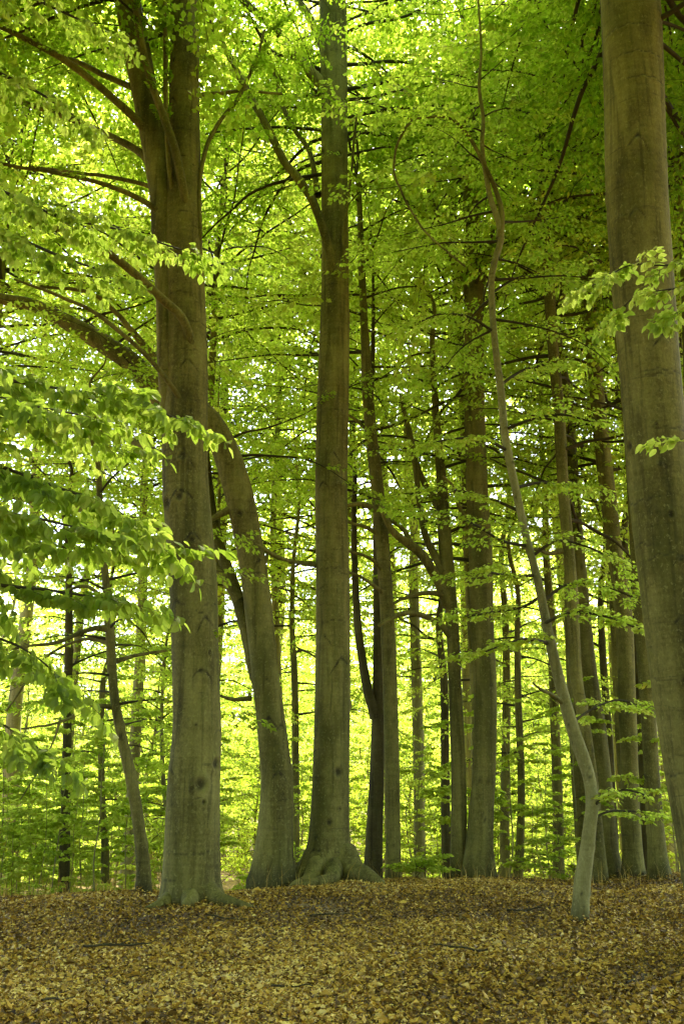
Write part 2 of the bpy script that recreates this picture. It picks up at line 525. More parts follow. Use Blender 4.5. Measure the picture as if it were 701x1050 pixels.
def trunk(parent, rows, sides=40, step=0.06, seed=0, material=None, top=18.0, lean=(0.0, 0.0), flare=0.0, lobes=5, scars=(), ncrease=14,
          rough=0.02, name='trunk', butt=True, nscar=6):
    """rows (x,y,z,r) world, base first; continues above the traced part to height top; origin = parent's location"""
    rg = np.random.default_rng(seed)
    rows = np.array(rows, float)
    if top and rows[-1][2] < top:
        last = rows[-1]
        d = norm(rows[-1][:3] - rows[-2][:3])
        n = 5
        for i in range(1, n + 1):
            t = i / n
            z = last[2] + (top - last[2]) * t
            k = z - last[2]
            rows = np.vstack([rows, [last[0] + (d[0] / max(d[2], .5)) * k * (1 - .5 * t) + lean[0] * k + rg.normal(0, .10), last[1] + lean[1] * k + rg.normal(0, .10), z, last[3] * (1 - 0.86 * t)]])
    if butt:
        rows = np.vstack([rows[0] + np.array([0, 0, -0.35, 0.0]), rows])
    S = spline(rows, step)
    C, r = S[:, :3], np.maximum(S[:, 3], 0.004)
    v = np.concatenate([[0], np.cumsum(np.linalg.norm(np.diff(C, axis=0), axis=1))])
    v0 = v - (0.35 if butt else 0)
    th = np.linspace(0, 2 * math.pi, sides, endpoint=False)
    rad = 1 + rough * 2.2 * fbm1(rg, th, v) + rough * 0.6 * fbm1(rg, th, v, 12, (3, 11), 7)
    if flare > 0:
        ph = rg.uniform(0, 6.3, 3)
        lob = 0.55 + 0.45 * np.sin(lobes * th + ph[0]) * 0.7 + 0.25 * np.sin((lobes - 2) * th + ph[1])
        e = np.exp(-np.maximum(v0, 0) / 0.30)
        e2 = np.exp(-np.maximum(v0, 0) / 0.12)
        rad = rad + flare * (e[:, None] * 0.45 * (0.6 + 0.4 * lob[None]) + e2[:, None] * 0.55 * np.clip(lob, 0, 2)[None])
    sl = []
    q = C - CAM
    pyC = PH / 2 - FPX * (q[:, 2] * CP - q[:, 1] * SP) / (q[:, 1] * CP + q[:, 2] * SP)
    for (off, py, w, kind) in scars:         # (-1..1 across the trunk, photo row, half width in m, kind)
        i = int(np.argmin(np.abs(pyC - py)))
        sl.append((math.asin(max(-.95, min(.95, off))), v[i], w, kind))
    for _ in range(nscar):
        i = rg.integers(int(len(C) * .03), int(len(C) * .8))
        sl.append((rg.uniform(-3.1, 3.1), v[i], r[i] * rg.uniform(.25, .55), rg.choice(['eye', 'brow', 'knot', 'knot'])))
    cr = []
    for _ in range(ncrease):
        i = rg.integers(2, int(len(C) * .8))
        cr.append((rg.uniform(-3.1, 3.1), v[i], r[i] * rg.uniform(.4, 1.3), rg.uniform(0.05, .25) * rg.choice([-1, 1, 1])))
    sc, hh = scar_field(rg, th, v, r, sl, cr)
    rad = rad + hh / r[:, None]
    if flare > .13:                          # damp dark moss creeping up from the ground in tongues
        tongue = .16 + .22 * (.5 + fbm1(rg, th, v0, 14, (.5, 4), 9)).clip(0, 1.6)
        sc = np.maximum(sc, .62 * np.clip(1.25 - np.maximum(v0, 0)[:, None] / tongue, 0, 1))
    geo = Geo()
    o0 = np.array(parent.location)
    tube(geo, C - o0, r, sides, 0, rad=rad, scar=sc)
    geo.obj(name, [material or M_BARK], parent)
    return C, r


def limb(parent, rows, sides=10, step=0.10, material=None, seed=0, name='limb'):
    rg = np.random.default_rng(seed)
    S = spline(rows, step)
    C, r = S[:, :3], np.maximum(S[:, 3], 0.004)
    C = C + np.cumsum(rg.normal(0, 0.006, C.shape), axis=0) * np.linspace(0, 1, len(C))[:, None]
    v = np.arange(len(C)) * step
    th = np.linspace(0, 2 * math.pi, sides, endpoint=False)
    rad = 1 + 0.05 * fbm1(rg, th, v, 10, (1, 6), 3)
    k = np.arange(len(C)) * step
    r = r * (1 + 0.5 * np.exp(-k / 0.18))
    geo = Geo()
    tube(geo, C - np.array(parent.location), r, sides, 0, rad=rad)
    geo.obj(name, [material or M_BARK], parent)
    return C, r


def tree_root(name, base, label, cat='tree', group=None):
    o = empty(name, base)
    return tag(o, label, cat, group)


def base_xyz(px, py, Y):
    p = at(px, py, Y)
    return np.array([p[0], Y, float(gz(p[0], Y))])


def crown_for(parent, C, r, kind, tms, h0, h1, nb, Lr, rg, el=(0.15, 0.7), avoid=None, every=0.36, leafmat=None, tone=0.5, wood=0.004, scale=1.0, extra=(), start=0.25, name='crown', taper=True, thin=1.0, flat=.35):
    """branches with foliage from a trunk's centreline between heights h0 and h1 (world z above base); avoid = (azimuth, half angle)"""
    cr = Crown(kind)
    o0 = np.array(parent.location)
    z = C[:, 2] - o0[2]
    az = rg.uniform(0, 6.28)
    for i in range(nb):
        h = h0 + (h1 - h0) * ((i + rg.random()) / nb)
        k = int(np.argmin(np.abs(z - h)))
        for _ in range(12):
            az += 2.4 + rg.normal(0, .5)
            a = (az + math.pi) % (2 * math.pi) - math.pi
            if avoid is None or not any(abs((a - v0 + math.pi) % (2 * math.pi) - math.pi) < hw and zl <= h < zh for (v0, hw, zl, zh) in avoid):
                break
        t = (h - h0) / max(h1 - h0, .1)
        t = max(0, t - .35) / .65 if taper else t
        L = rg.uniform(*Lr) * ((1.0 - 0.65 * t) if taper else 1.0)
        e = rg.uniform(*el) + 0.35 * t
        Cb, rb = free_branch(rg, C[k], az, e, L, min(r[k] * .45, 0.007 + 0.008 * L), sag=0.55)
        cr.branch(Cb - o0, rb, tms, rg, every, start, scale, wood, tone=tone, thin=thin, flat=flat)
    for (Cb, rb, kw) in extra:
        cr.branch(Cb - o0, rb, kw.pop('tms', tms), rg, thick=kw.pop('thick', False), wood=kw.pop('wood', wood), **kw)
    cr.build(name, [leafmat or M_LEAF, M_TWIG], parent)
    return cr


BACK = math.pi / 2          # azimuth of +y; the camera side is -BACK
FRONT = -math.pi / 2

# ================================================================== the setting
def axis(a, b, fine_a, fine_b, step, far):
    mid = np.arange(fine_a, fine_b + 1e-6, step)
    k = 1.22
    up, d, x = [], step, fine_b
    while x < b:
        d = min(d * k, far); x += d; up.append(x)
    dn, d, x = [], step, fine_a
    while x > a:
        d = min(d * k, far); x -= d; dn.append(x)
    return np.array(dn[::-1] + list(mid) + up)


def ground():
    xs, ys = axis(-420, 420, -11, 11, 0.14, 30), axis(-60, 700, 4, 24, 0.14, 30)
    X, Yy = np.meshgrid(xs, ys)
    Z = gz(X, Yy) + np.where((Yy < 26) & (np.abs(X) < 14), 0.012 * rng.normal(size=X.shape), 0)
    V = np.stack([X, Yy, Z], -1).reshape(-1, 3)
    nx, ny = len(xs), len(ys)
    i = np.arange(ny - 1)[:, None] * nx + np.arange(nx - 1)[None]
    Fq = np.stack([i, i + 1, i + nx + 1, i + nx], -1).reshape(-1, 4)
    g = Geo(); g.add(V, Fq, 0, True)
    tag(g.obj('ground', [M_SOIL]), kind='structure')


def litter():
    n = 540000
    y = 4.6 + 18.5 * rng.random(n) ** 1.25
    x = (rng.random(n) * 2 - 1) * (0.42 * y + 2.6)
    dens = 0.5 + 0.5 * np.sin(1.7 * x + 0.8 * y) * np.sin(1.3 * y - .6 * x + 2) + rng.normal(0, .35, n)
    patch = np.sin(.55 * x + 1.7) * np.sin(.8 * y + .3) + .6 * np.sin(1.9 * x - 1.1 * y) * np.sin(1.6 * y + .9 * x)
    keep = (dens > -0.05) & (rng.random(n) > .55 * np.clip(-patch, 0, 1))
    x, y = x[keep], y[keep]
    patch = patch[keep]
    n = len(x)
    P = np.stack([x, y, gz(x, y) + 0.012 + 0.028 * rng.random(n) ** 2], -1)
    for b, rad in FEET:                                  # leaves pile up against the trunks
        d = np.hypot(x - b[0], y - b[1])
        P[:, 2] += np.where(d < rad + .5, .10 * np.exp(-np.maximum(d - rad, 0) / .12) * rng.random(n), 0)
    a = rng.random(n) * 6.283
    D = norm(np.stack([np.cos(a), np.sin(a), rng.normal(0, .30, n)], -1))
    Nn = UP + rng.normal(0, .55, (n, 3))
    Nn = norm(Nn - D * (Nn * D).sum(1, keepdims=True))
    X = np.cross(D, Nn)
    S = rng.uniform(.020, .056, n) * np.exp(rng.normal(-.05, .28, n))
    curl = rng.normal(0.10, .16, n)
    tip = rng.normal(0, .22, n)
    tv = np.array([(0, 0), (-.33, .45), (0, 1), (.33, .45)])
    V = P[:, None] + S[:, None, None] * (tv[None, :, :1] * X[:, None] + (tv[None, :, 1:] - .5) * D[:, None])
    V[:, 1] += (S * curl)[:, None] * Nn; V[:, 3] += (S * curl)[:, None] * Nn; V[:, 2] += (S * tip)[:, None] * Nn
    F = (np.arange(n) * 4)[:, None, None] + np.array([(0, 2, 1), (0, 3, 2)])[None]
    # patch of paler leaves left of centre
    pale_patch = np.exp(-((x + .9) / 1.5) ** 2 - ((y - 10.8) / 2.4) ** 2)
    t = np.clip(rng.normal(.60, .22, n) + .10 * np.sin(.8 * x + 1.1 * y) + .17 * patch + .18 * pale_patch, 0, 1)
    dark = rng.random(n) < .20 + .16 * np.clip(-patch, 0, 1)
    t[dark] *= .35
    g = Geo(); g.add(V.reshape(-1, 3), F.reshape(-1, 3), 0, False, np.repeat(t, 2))
    o = g.obj('leaf_litter', [M_LITTER])
    tag(o, 'brown and golden fallen beech leaves carpeting the forest floor', 'leaf litter', kind='stuff')


ground()
FEET = []

# ================================================================== traced trees
def traced_limb(parent, pts, Y, **kw):
    rows = px_path(pts, Y)
    return limb(parent, rows, **kw)


# ---- T1 thick forked trunk, left of centre
Y1 = 13.9
b1 = base_xyz(196, 930, Y1)
t1 = tree_root('beech_tree', b1, 'thickest forked beech left of centre, its bare trunk marked with moustache shaped scars')
C1, r1 = trunk(t1, px_path([(196, 932, 66), (196, 900, 58), (197.5, 850, 55), (199, 800, 53), (202, 750, 50), (201, 700, 48.5), (198, 600, 48), (190.5, 500, 47.5), (190, 440, 46), (191.5, 400, 43), (191.5, 350, 41), (190, 300, 41), (187.5, 250, 40), (187.5, 200, 37), (188, 150, 34), (189, 100, 31), (189.5, 50, 29), (189.5, 0, 28)], Y1),
               sides=170, step=0.025, seed=3, top=22, flare=0.30, lobes=7, nscar=10, ncrease=46, rough=0.014,
               scars=[(0.05, 472, .21, 'eye'), (-0.15, 512, .22, 'eye'), (0.2, 556, .17, 'eye'), (.55, 640, .15, 'brow'), (.45, 692, .16, 'brow'), (.7, 672, .06, 'knot'), (0.1, 808, .05, 'knot'), (.5, 822, .06, 'knot'), (-.6, 620, .14, 'brow'), (.1, 745, .04, 'knot'), (.2, 380, .15, 'brow')])
C1b, r1b = traced_limb(t1, [(181, 500, 16, .08), (177, 460, 18, .02), (173.5, 420, 18.5, -.03), (171, 350, 19.5, -.05), (170, 300, 20.5, -.06), (169, 250, 24, -.04), (168, 205, 28), (164, 170, 29), (157, 130, 28), (147, 80, 27), (138, 30, 27), (131, -10, 26), (120, -90, 26), (104, -180, 22), (80, -300, 14), (60, -420, 6)], Y1, sides=28, step=.06, seed=5)
limbs1 = []
for pts, sd in [
    ([(193, 232, 9, -.05), (188, 195, 9, -.30), (180, 155, 9, -.42), (168, 120, 8.5, -.5), (156, 85, 8, -.6), (146, 45, 7.5, -.7), (138, 0, 7, -.8), (128, -60, 5, -1.), (115, -120, 3, -1.2)], 1),
    ([(182, 215, 5, -.05), (174, 175, 5, -.32), (171, 100, 5, -.4), (172, 50, 4.5, -.45), (171, 0, 4, -.5), (168, -60, 3, -.6)], 2),
    ([(200, 372, 9, -.1), (189, 330, 9, -.38), (165, 306, 9, -.6), (135, 278, 8.5, -.9), (104, 254, 7.5, -1.2), (75, 240, 6, -1.4), (45, 230, 5, -1.6), (10, 216, 3, -1.9)], 3),
    ([(172, 225, 6, -.1), (150, 208, 6, -.2), (110, 190, 5, -.3), (60, 178, 4, -.4), (0, 167, 3.5, -.5), (-40, 160, 3, -.6)], 4),
    ([(158, 172, 9, 0), (142, 155, 8, .1), (105, 135, 7, .3), (60, 115, 6, .5), (0, 94, 5, .8), (-50, 82, 3, 1)], 5),
    ([(150, 132, 9, -.1), (122, 106, 8, -.3), (92, 80, 7.5, -.5), (60, 58, 7, -.7), (28, 42, 6, -.9), (0, 28, 5, -1), (-40, 10, 3, -1.2)], 6),
    ([(148, 95, 6, .1), (110, 78, 6, .4), (80, 62, 5, .6), (40, 48, 4, 1.), (0, 40, 3, 1.2)], 7),
    ([(190, 545, 8, 0), (160, 540, 8, .3), (130, 532, 7.5, .6), (100, 526, 7, .9), (60, 518, 6, 1.3), (20, 512, 5, 1.7), (-20, 500, 4, 2)], 8),
    ([(185, 478, 9, .1), (160, 464, 8, .4), (135, 452, 7, .8), (100, 440, 6, 1.2), (60, 420, 4, 1.6)], 9),
    ([(200, 258, 5, 0), (205, 240, 4.5, -.1), (205, 190, 4.5, -.1), (212, 150, 4.5, 0), (228, 120, 4, .1), (245, 100, 4, .2), (262, 62, 3, .3), (272, 30, 2.5, .4)], 10),
    ([(200, 98, 4, .1), (230, 95, 4, .3), (255, 92, 3, .5), (290, 96, 2.5, .8)], 11),
    ([(190, 418, 5, -.15), (180, 402, 5, -.35), (164, 381, 5, -.5), (145, 361, 4.5, -.6), (122, 341, 4.5, -.7), (90, 318, 4, -.8), (62, 306, 3.5, -.9), (42, 298, 3, -1), (10, 288, 2, -1.1)], 13),
    ([(192, 225, 6, .05), (165, 196, 5, .2), (120, 182, 4, .3), (80, 176, 3.5, .5), (30, 168, 3, .8)], 12),
]:
    limbs1.append(traced_limb(t1, pts, Y1, seed=sd, sides=10))

g = Geo()                                           # surface roots
for pts in ([(208, 905, 16, -.1), (222, 918, 15, -.35), (236, 930, 10, -.5), (252, 938, 6, -.6), (262, 941, 3, -.65)],
            [(180, 915, 14, -.1), (168, 928, 12, -.4), (158, 937, 7, -.5), (148, 941, 3, -.55)],
            [(196, 915, 18, -.2), (194, 930, 14, -.5), (190, 938, 8, -.62)],):
    rows = px_path(pts, Y1)
    rows[:, 3] *= 1.25
    rows[1:, 2] = gz(rows[1:, 0], rows[1:, 1]) + 0.6 * rows[1:, 3]
    S = spline(rows, .05)
    gg = Geo(); tube(gg, S[:, :3] - b1, S[:, 3], 14); gg.obj('root', [M_BARK], t1)

# ---- T2 curved trunk behind it
Y2 = 18.0
b2 = base_xyz(279, 899, Y2)
t2 = tree_root('beech_tree', b2, 'curved beech whose trunk bends left and passes behind the thick forked trunk')
C2, r2 = trunk(t2, px_path([(279, 902, 45), (281, 870, 39), (283.5, 830, 35), (284, 800, 33), (279, 750, 30), (273, 700, 27.5), (267.5, 650, 28), (262, 600, 28), (254, 550, 28), (243, 500, 29), (228, 455, 27), (208, 425, 24), (186, 424, 23), (164, 407, 23), (140, 376, 21), (106, 352, 20), (74, 333, 17), (34, 313, 13), (0, 306, 11), (-60, 290, 8), (-120, 265, 4)], Y2),
               sides=100, step=.035, seed=8, top=0, flare=.28, lobes=5, nscar=6, ncrease=34, rough=.016,
               scars=[(0, 740, .17, 'brow'), (.2, 795, .16, 'brow'), (-.1, 700, .15, 'brow'), (.5, 577, .10, 'eye'), (-.2, 530, .12, 'knot')])
C2b, r2b = traced_limb(t2, [(274, 715, 17, .1), (263, 690, 16, .1), (256, 660, 15, .15), (247, 625, 14, .2), (237, 595, 13, .25), (226, 565, 12, .3), (218, 530, 11, .3), (212, 480, 10, .3), (206, 420, 9, .4), (196, 350, 7, .5), (180, 280, 5, .6), (170, 200, 3, .7)], Y2, sides=16, seed=21)
for pts, sd in [
    ([(246, 615, 11, .2), (234, 598, 10, .2), (222, 583, 9, .3), (212, 572, 7, .5), (195, 560, 5, .8)], 22),
    ([(258, 716, 4, 0), (240, 717, 4, -.1), (225, 712, 3, -.3)], 23),
    ([(240, 520, 7, 0), (225, 528, 6, -.1), (212, 536, 5, -.2), (205, 540, 4, -.3)], 24),
    ([(266, 590, 5, 0), (272, 575, 4, 0), (274, 566, 3, 0)], 25),
    ([(170, 398, 9, 0), (160, 370, 8, -.2), (140, 345, 7, -.4), (118, 320, 5, -.6), (90, 300, 4, -.8), (40, 295, 3, -1)], 26),
    ([(265, 560, 4, 0), (290, 573, 4, .2), (330, 577, 3, .5)], 27),
]:
    traced_limb(t2, pts, Y2, seed=sd, sides=9)

# ---- T3 straight trunk in the centre
Y3 = 18.4
b3 = base_xyz(337, 895, Y3)
t3 = tree_root('beech_tree', b3, 'straight beech in the centre with wide flared roots spreading over the leaves')
C3, r3 = trunk(t3, px_path([(335, 899, 66), (336, 882, 52), (337, 868, 45), (337.5, 850, 41), (339, 800, 38), (341, 700, 36), (341, 600, 34.5), (339.5, 500, 33), (341.5, 400, 32.5), (343.5, 300, 28.5), (343, 200, 27), (342.5, 100, 27), (341, 0, 28)], Y3),
               sides=130, step=.03, seed=9, top=23, flare=.22, lobes=6, nscar=10, ncrease=40, rough=.013,
               scars=[(.45, 680, .20, 'brow'), (-.5, 655, .15, 'brow'), (.5, 828, .06, 'knot'), (0.1, 470, .15, 'brow'), (-.5, 500, .13, 'brow'), (-.6, 858, .05, 'knot')])
for pts in ([(352, 875, 22, -.1), (362, 890, 20, -.4), (373, 903, 15, -.75), (384, 912, 9, -1.0), (393, 918, 4, -1.15)],
            [(322, 878, 18, -.1), (310, 890, 15, -.3), (300, 897, 10, -.4), (291, 901, 5, -.45)],
            [(330, 880, 20, -.15), (318, 897, 14, -.6), (304, 903, 9, -.9), (298, 906, 5, -1.0)],
            [(342, 885, 18, -.2), (340, 905, 12, -.8), (326, 908, 9, -1.0), (312, 907, 6, -1.05)],
            [(345, 880, 20, 0), (372, 894, 10, .2), (385, 899, 5, .3)]):
    rows = px_path(pts, Y3)
    rows[:, 3] *= 1.3
    rows[1:, 2] = gz(rows[1:, 0], rows[1:, 1]) + 0.75 * rows[1:, 3]
    S = spline(rows, .05)
    gg = Geo(); tube(gg, S[:, :3] - b3, S[:, 3], 14); gg.obj('root', [M_BARK], t3)
for pts, sd in [
    ([(343, 300, 10, -.1), (338, 258, 9.5, -.25), (322, 208, 9, -.35), (306, 183, 9, -.4), (292, 165, 8.5, -.4), (275, 130, 8, -.5), (258, 98, 7.5, -.5), (242, 68, 7, -.6), (225, 35, 6.5, -.7), (211, 8, 6, -.8), (195, -40, 5, -1), (175, -100, 3, -1.2)], 31),
    ([(336, 92, 12, 0), (320, 76, 11, -.1), (302, 56, 10, -.2), (282, 30, 9, -.3), (266, 16, 8, -.4), (248, -2, 7, -.5), (220, -40, 4, -.8)], 32),
    ([(335, 60, 9, 0), (326, 38, 8, .2), (315, 15, 8, .4), (302, -5, 7, .6), (285, -50, 4, .8)], 33),
    ([(326, 200, 6, 0), (318, 158, 5, .2), (304, 136, 5, .2), (292, 115, 5, .3), (282, 80, 4.5, .3), (272, 48, 4, .3), (258, 25, 4, .4), (225, 12, 3, .5)], 34),
    ([(330, 580, 4, 0), (310, 578, 3.5, -.2), (285, 572, 3, -.5), (262, 560, 2, -.8)], 35),
    ([(352, 330, 4, 0), (352, 250, 3.5, -.3), (360, 190, 3, -.5), (368, 120, 2.5, -.7)], 36),
]:
    traced_limb(t3, pts, Y3, seed=sd, sides=11)

# ---- T12 big smooth trunk at the right edge
Y12 = 10.2
b12 = base_xyz(746, 962, Y12)
t12 = tree_root('beech_tree', b12, 'biggest nearest smooth beech trunk cut by the right edge of the photo')
C12, r12 = trunk(t12, px_path([(746, 962, 78), (735, 900, 69), (717, 800, 67), (701, 700, 66), (688.5, 600, 64), (676, 500, 62.5), (667.5, 400, 61), (659, 300, 61.5), (652.5, 200, 61), (649.5, 100, 61), (645.5, 0, 59)], Y12),
                 sides=150, step=.022, seed=12, top=22, flare=.10, lobes=6, nscar=8, ncrease=70, rough=.011,
                 scars=[(-.35, 232, .10, 'brow'), (-.2, 160, .12, 'brow'), (.2, 360, .12, 'brow'), (-.25, 445, .035, 'knot'), (-.25, 485, .07, 'eye'), (-.1, 535, .06, 'knot'), (0, 580, .08, 'eye'), (-.2, 315, .09, 'brow'), (-.2, 640, .08, 'brow'), (-.3, 700, .06, 'knot')])

# ---- T8 pale leaning sapling
Y8 = 12.6
b8 = base_xyz(594, 947, Y8)
t8 = tree_root('leaning_tree', b8, 'slim pale beech bending to the left as it climbs, bare crooked stem')
C8, r8 = trunk(t8, px_path([(594, 949, 19), (595, 925, 17), (597, 900, 17), (601, 875, 15), (604, 850, 14), (606.5, 825, 13.5), (604, 800, 13), (597.5, 778, 14), (586, 745, 13.5), (575, 705, 12), (562, 650, 10.5), (552, 600, 8.5), (539, 550, 8), (528, 500, 8), (518, 450, 8), (513, 400, 7.5), (507, 350, 6.5), (503.5, 300, 6.5), (505, 275, 6.5), (512, 250, 6.5), (512, 232, 6.5), (503, 205, 5.5), (498, 180, 5), (494, 150, 4.5), (495, 120, 4), (491, 90, 3.5), (493, 50, 2.5), (490, 0, 2)], Y8),
               sides=30, step=.035, seed=13, top=0, flare=.14, lobes=4, material=M_BARK_PALE, nscar=18, ncrease=34, rough=.06)
for pts, sd in [
    ([(512, 245, 6, 0), (514, 220, 5.5, 0), (508, 195, 5, 0), (496, 168, 4.5, -.1), (482, 142, 4, -.1), (465, 122, 3.5, -.2), (445, 118, 3.2, -.2), (425, 122, 3, -.3), (412, 138, 2.8, -.3), (405, 160, 2.6, -.3), (408, 188, 2.4, -.3), (425, 225, 2.2, -.3), (445, 250, 2, -.3), (470, 272, 1.8, -.3)], 41),
    ([(578, 722, 4, 0), (565, 712, 3.5, -.2), (552, 706, 3, -.4), (545, 700, 2, -.5)], 42),
]:
    traced_limb(t8, pts, Y8, seed=sd, sides=8, step=.06)

# ---- middle distance trunks
MIDT = []


def mid_tree(pts, Y, label, seed, top, material=None, limbs=(), flare=.22, name='beech_tree', sides=28, h0=6.0, nb=26, Lr=(1.8, 3.6), crown=True, step=.09, avoid=None, tms=None, kind='mid', thin=1.0, every=.4):
    b = base_xyz(pts[0][0], pts[0][1], Y)
    t = tree_root(name, b, label)
    rows = px_path(pts, Y)
    rows = np.vstack([[b[0], b[1], b[2], rows[0][3]], rows[1:]]) if abs(rows[0][2] - b[2]) > .02 else rows
    C, r = trunk(t, rows, sides=sides, step=step, seed=seed, top=top, flare=flare, material=material, nscar=8, ncrease=26, rough=.022)
    for i, p in enumerate(limbs):
        traced_limb(t, p, Y, seed=seed * 10 + i, sides=8, material=material)
    MIDT.append((t, C, r, h0, top, nb, Lr, seed, avoid, kind, thin, every))
    return t


mid_tree([(403, 897, 18), (403, 870, 15.5), (402, 800, 15), (399.5, 700, 15), (395, 600, 14), (386.5, 500, 13.5), (381, 450, 12), (376.5, 400, 11.5), (375, 365, 10), (373, 330, 8), (371, 280, 7), (368, 200, 5)], 20.0,
         'slender grey beech right behind the central trunk with short upturned side branches', 51, 17,
         limbs=[[(392, 528, 7, 0), (380, 520, 6, -.1), (368, 516, 5, -.2), (355, 518, 4, -.3)],
                [(395, 560, 5, 0), (384, 546, 4.5, -.1), (372, 540, 4, -.3), (357, 536, 3, -.5)],
                [(396, 590, 4.5, 0), (384, 576, 4, -.2), (370, 568, 3, -.4), (355, 563, 3, -.6)],
                [(398, 612, 4.5, 0), (385, 602, 4, -.2), (370, 592, 3, -.4), (352, 585, 2.5, -.6)],
                [(386, 460, 5, 0), (375, 440, 4, .1), (362, 428, 3, .2), (345, 420, 2.5, .3)]], h0=7)
mid_tree([(382, 899, 22), (383, 870, 18), (386, 800, 15), (387.5, 740, 13.5), (388.5, 690, 13), (388, 640, 11), (387, 580, 9), (385, 500, 7)], 20.6,
         'dark trunk tucked against the slender beech behind the centre', 52, 15, material=M_BARK_DARK,
         limbs=[[(386, 735, 10, 0), (378, 712, 10, -.1), (372, 680, 9, -.1), (367, 640, 8, -.2), (364, 600, 7, -.2), (362, 550, 6, -.3), (360, 480, 4, -.3)]], h0=7, nb=18)
mid_tree([(471, 894, 22), (470, 870, 17), (470, 800, 15.5), (466, 700, 13.5), (464, 650, 13), (460, 600, 14), (456, 555, 14), (453, 500, 11), (448, 440, 8), (444, 380, 6)], 20.2,
         'dark limbed beech forking low to the left, between the slender beech and the broad one', 53, 14,
         limbs=[[(460, 620, 11, 0), (447, 592, 10, -.1), (432, 568, 10, -.2), (417, 556, 9, -.3), (404, 546, 7, -.4), (396, 532, 6, -.5), (388, 510, 4, -.6)],
                [(456, 588, 9, 0), (443, 565, 8, .1), (435, 545, 7, .1), (430, 515, 6.5, .2), (428, 495, 6, .2), (425, 470, 6, .2), (419, 440, 5, .2), (410, 405, 4, .3)],
                [(452, 520, 8, 0), (440, 505, 7, .2), (430, 485, 6, .3), (422, 460, 5, .4), (414, 420, 4, .5)],
                [(422, 562, 6, -.3), (415, 545, 5, -.2), (402, 535, 4, -.1), (394, 530, 3, 0)],
                [(464, 655, 7, 0), (450, 640, 6, -.2), (430, 630, 6, -.4), (410, 628, 5, -.6), (385, 640, 4, -.8)],
                [(462, 612, 6, 0), (440, 608, 5, -.2), (420, 612, 4, -.3), (402, 620, 3, -.5)]], h0=6)
mid_tree([(490, 893, 38), (491, 870, 29), (493.5, 830, 25), (496, 790, 23.5), (497, 740, 23.5), (497, 690, 23), (494, 640, 24), (492, 560, 24), (488.5, 500, 22), (486, 420, 21), (486, 340, 20), (485, 280, 19), (483, 200, 17), (480, 100, 14)], 20.0,
         'broad straight beech with flared foot, right of the dark limbed one', 54, 21, sides=36, h0=5.2, nb=34, Lr=(2, 4.2),
         limbs=[[(480, 540, 5, 0), (470, 520, 4, -.4), (462, 500, 3, -.7), (452, 490, 2, -1)],
                [(484, 320, 9, 0), (476, 290, 8, -.1), (462, 260, 7, -.2), (450, 225, 6, -.2), (440, 190, 4, -.3)],
                [(490, 300, 8, 0), (498, 270, 7, .1), (505, 240, 6, .2), (512, 200, 4, .3)]])
mid_tree([(614, 899, 18), (612, 870, 15), (606, 800, 13), (598, 740, 12.5), (590, 690, 12.5), (585.5, 600, 12), (577, 500, 11.5), (572.5, 420, 11.5), (566, 350, 11), (560, 250, 11), (557, 180, 10), (553, 100, 9)], 18.6,
         'tall narrow grey trunk rising just behind the pale leaning tree', 55, 20, h0=5.8, nb=34, Lr=(2, 4.0),
         limbs=[[(575, 565, 5, 0), (562, 567, 4, -.2), (550, 562, 3, -.4), (535, 560, 2, -.6)], [(560, 215, 6, 0), (572, 205, 5, -.2), (588, 198, 4, -.4)], [(557, 160, 7, 0), (548, 130, 7, .1), (540, 95, 6, .2)]])
mid_tree([(625, 901, 30), (622, 870, 23), (616, 800, 21), (610, 740, 20), (603, 690, 17), (597, 620, 14), (590, 540, 13), (585, 460, 12), (580, 400, 10)], 20.5,
         'sloping beech with wide foot behind the pale leaning tree', 56, 17, h0=7)
mid_tree([(649, 899, 25), (648, 870, 20), (645, 800, 18), (642, 700, 17.5), (638, 620, 17), (629, 560, 16), (622, 500, 16), (615, 440, 15.5), (608, 360, 14), (600, 250, 12)], 20.0,
         'mid-grey leaning beech, left of the paired trunks near the big right trunk', 57, 19, h0=6)
mid_tree([(676, 899, 24), (673, 870, 19), (668, 800, 16), (662, 700, 15), (656, 620, 14.5), (651, 540, 13), (646, 460, 12)], 18.8,
         'slim leaning beech beside the big right trunk with a flared foot', 58, 17, h0=7, nb=20)
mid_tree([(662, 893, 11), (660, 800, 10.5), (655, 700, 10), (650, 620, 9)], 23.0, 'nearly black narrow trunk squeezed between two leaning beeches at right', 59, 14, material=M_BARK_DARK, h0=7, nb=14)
mid_tree([(147, 914, 17), (147, 890, 15), (143, 850, 12.5), (135, 800, 12), (125, 755, 10.5), (117, 710, 9.5), (113, 650, 9), (109, 600, 8), (104, 540, 6.5), (100, 470, 5)], 15.6,
         'small crooked beech with drooping bare twigs left of the thick forked trunk', 60, 9, h0=3.2, nb=20, Lr=(1.2, 2.6), flare=.15,
         limbs=[[(114, 725, 4, 0), (100, 724, 4, -.2), (85, 729, 3.5, -.4), (65, 738, 3, -.6), (45, 742, 2.5, -.8), (20, 744, 2, -1.)],
                [(112, 645, 6, 0), (98, 644, 5, -.1), (80, 650, 4.5, -.3), (55, 660, 4, -.6), (30, 664, 3, -.9), (-10, 672, 2, -1.2)],
                [(112, 660, 4, 0), (92, 655, 3.5, .2), (65, 662, 3, .5), (40, 680, 2.5, .8), (5, 728, 2, 1)],
                [(116, 678, 4, 0), (140, 672, 3.5, .3), (165, 668, 3, .6), (200, 660, 2.5, 1)],
                [(112, 625, 5, 0), (100, 608, 4, .1), (86, 600, 3.5, .2), (65, 605, 3, .3)],
                [(62, 738, 2.5, -.6), (55, 760, 2, -.7), (40, 790, 1.5, -.8), (20, 820, 1.2, -.9)]])
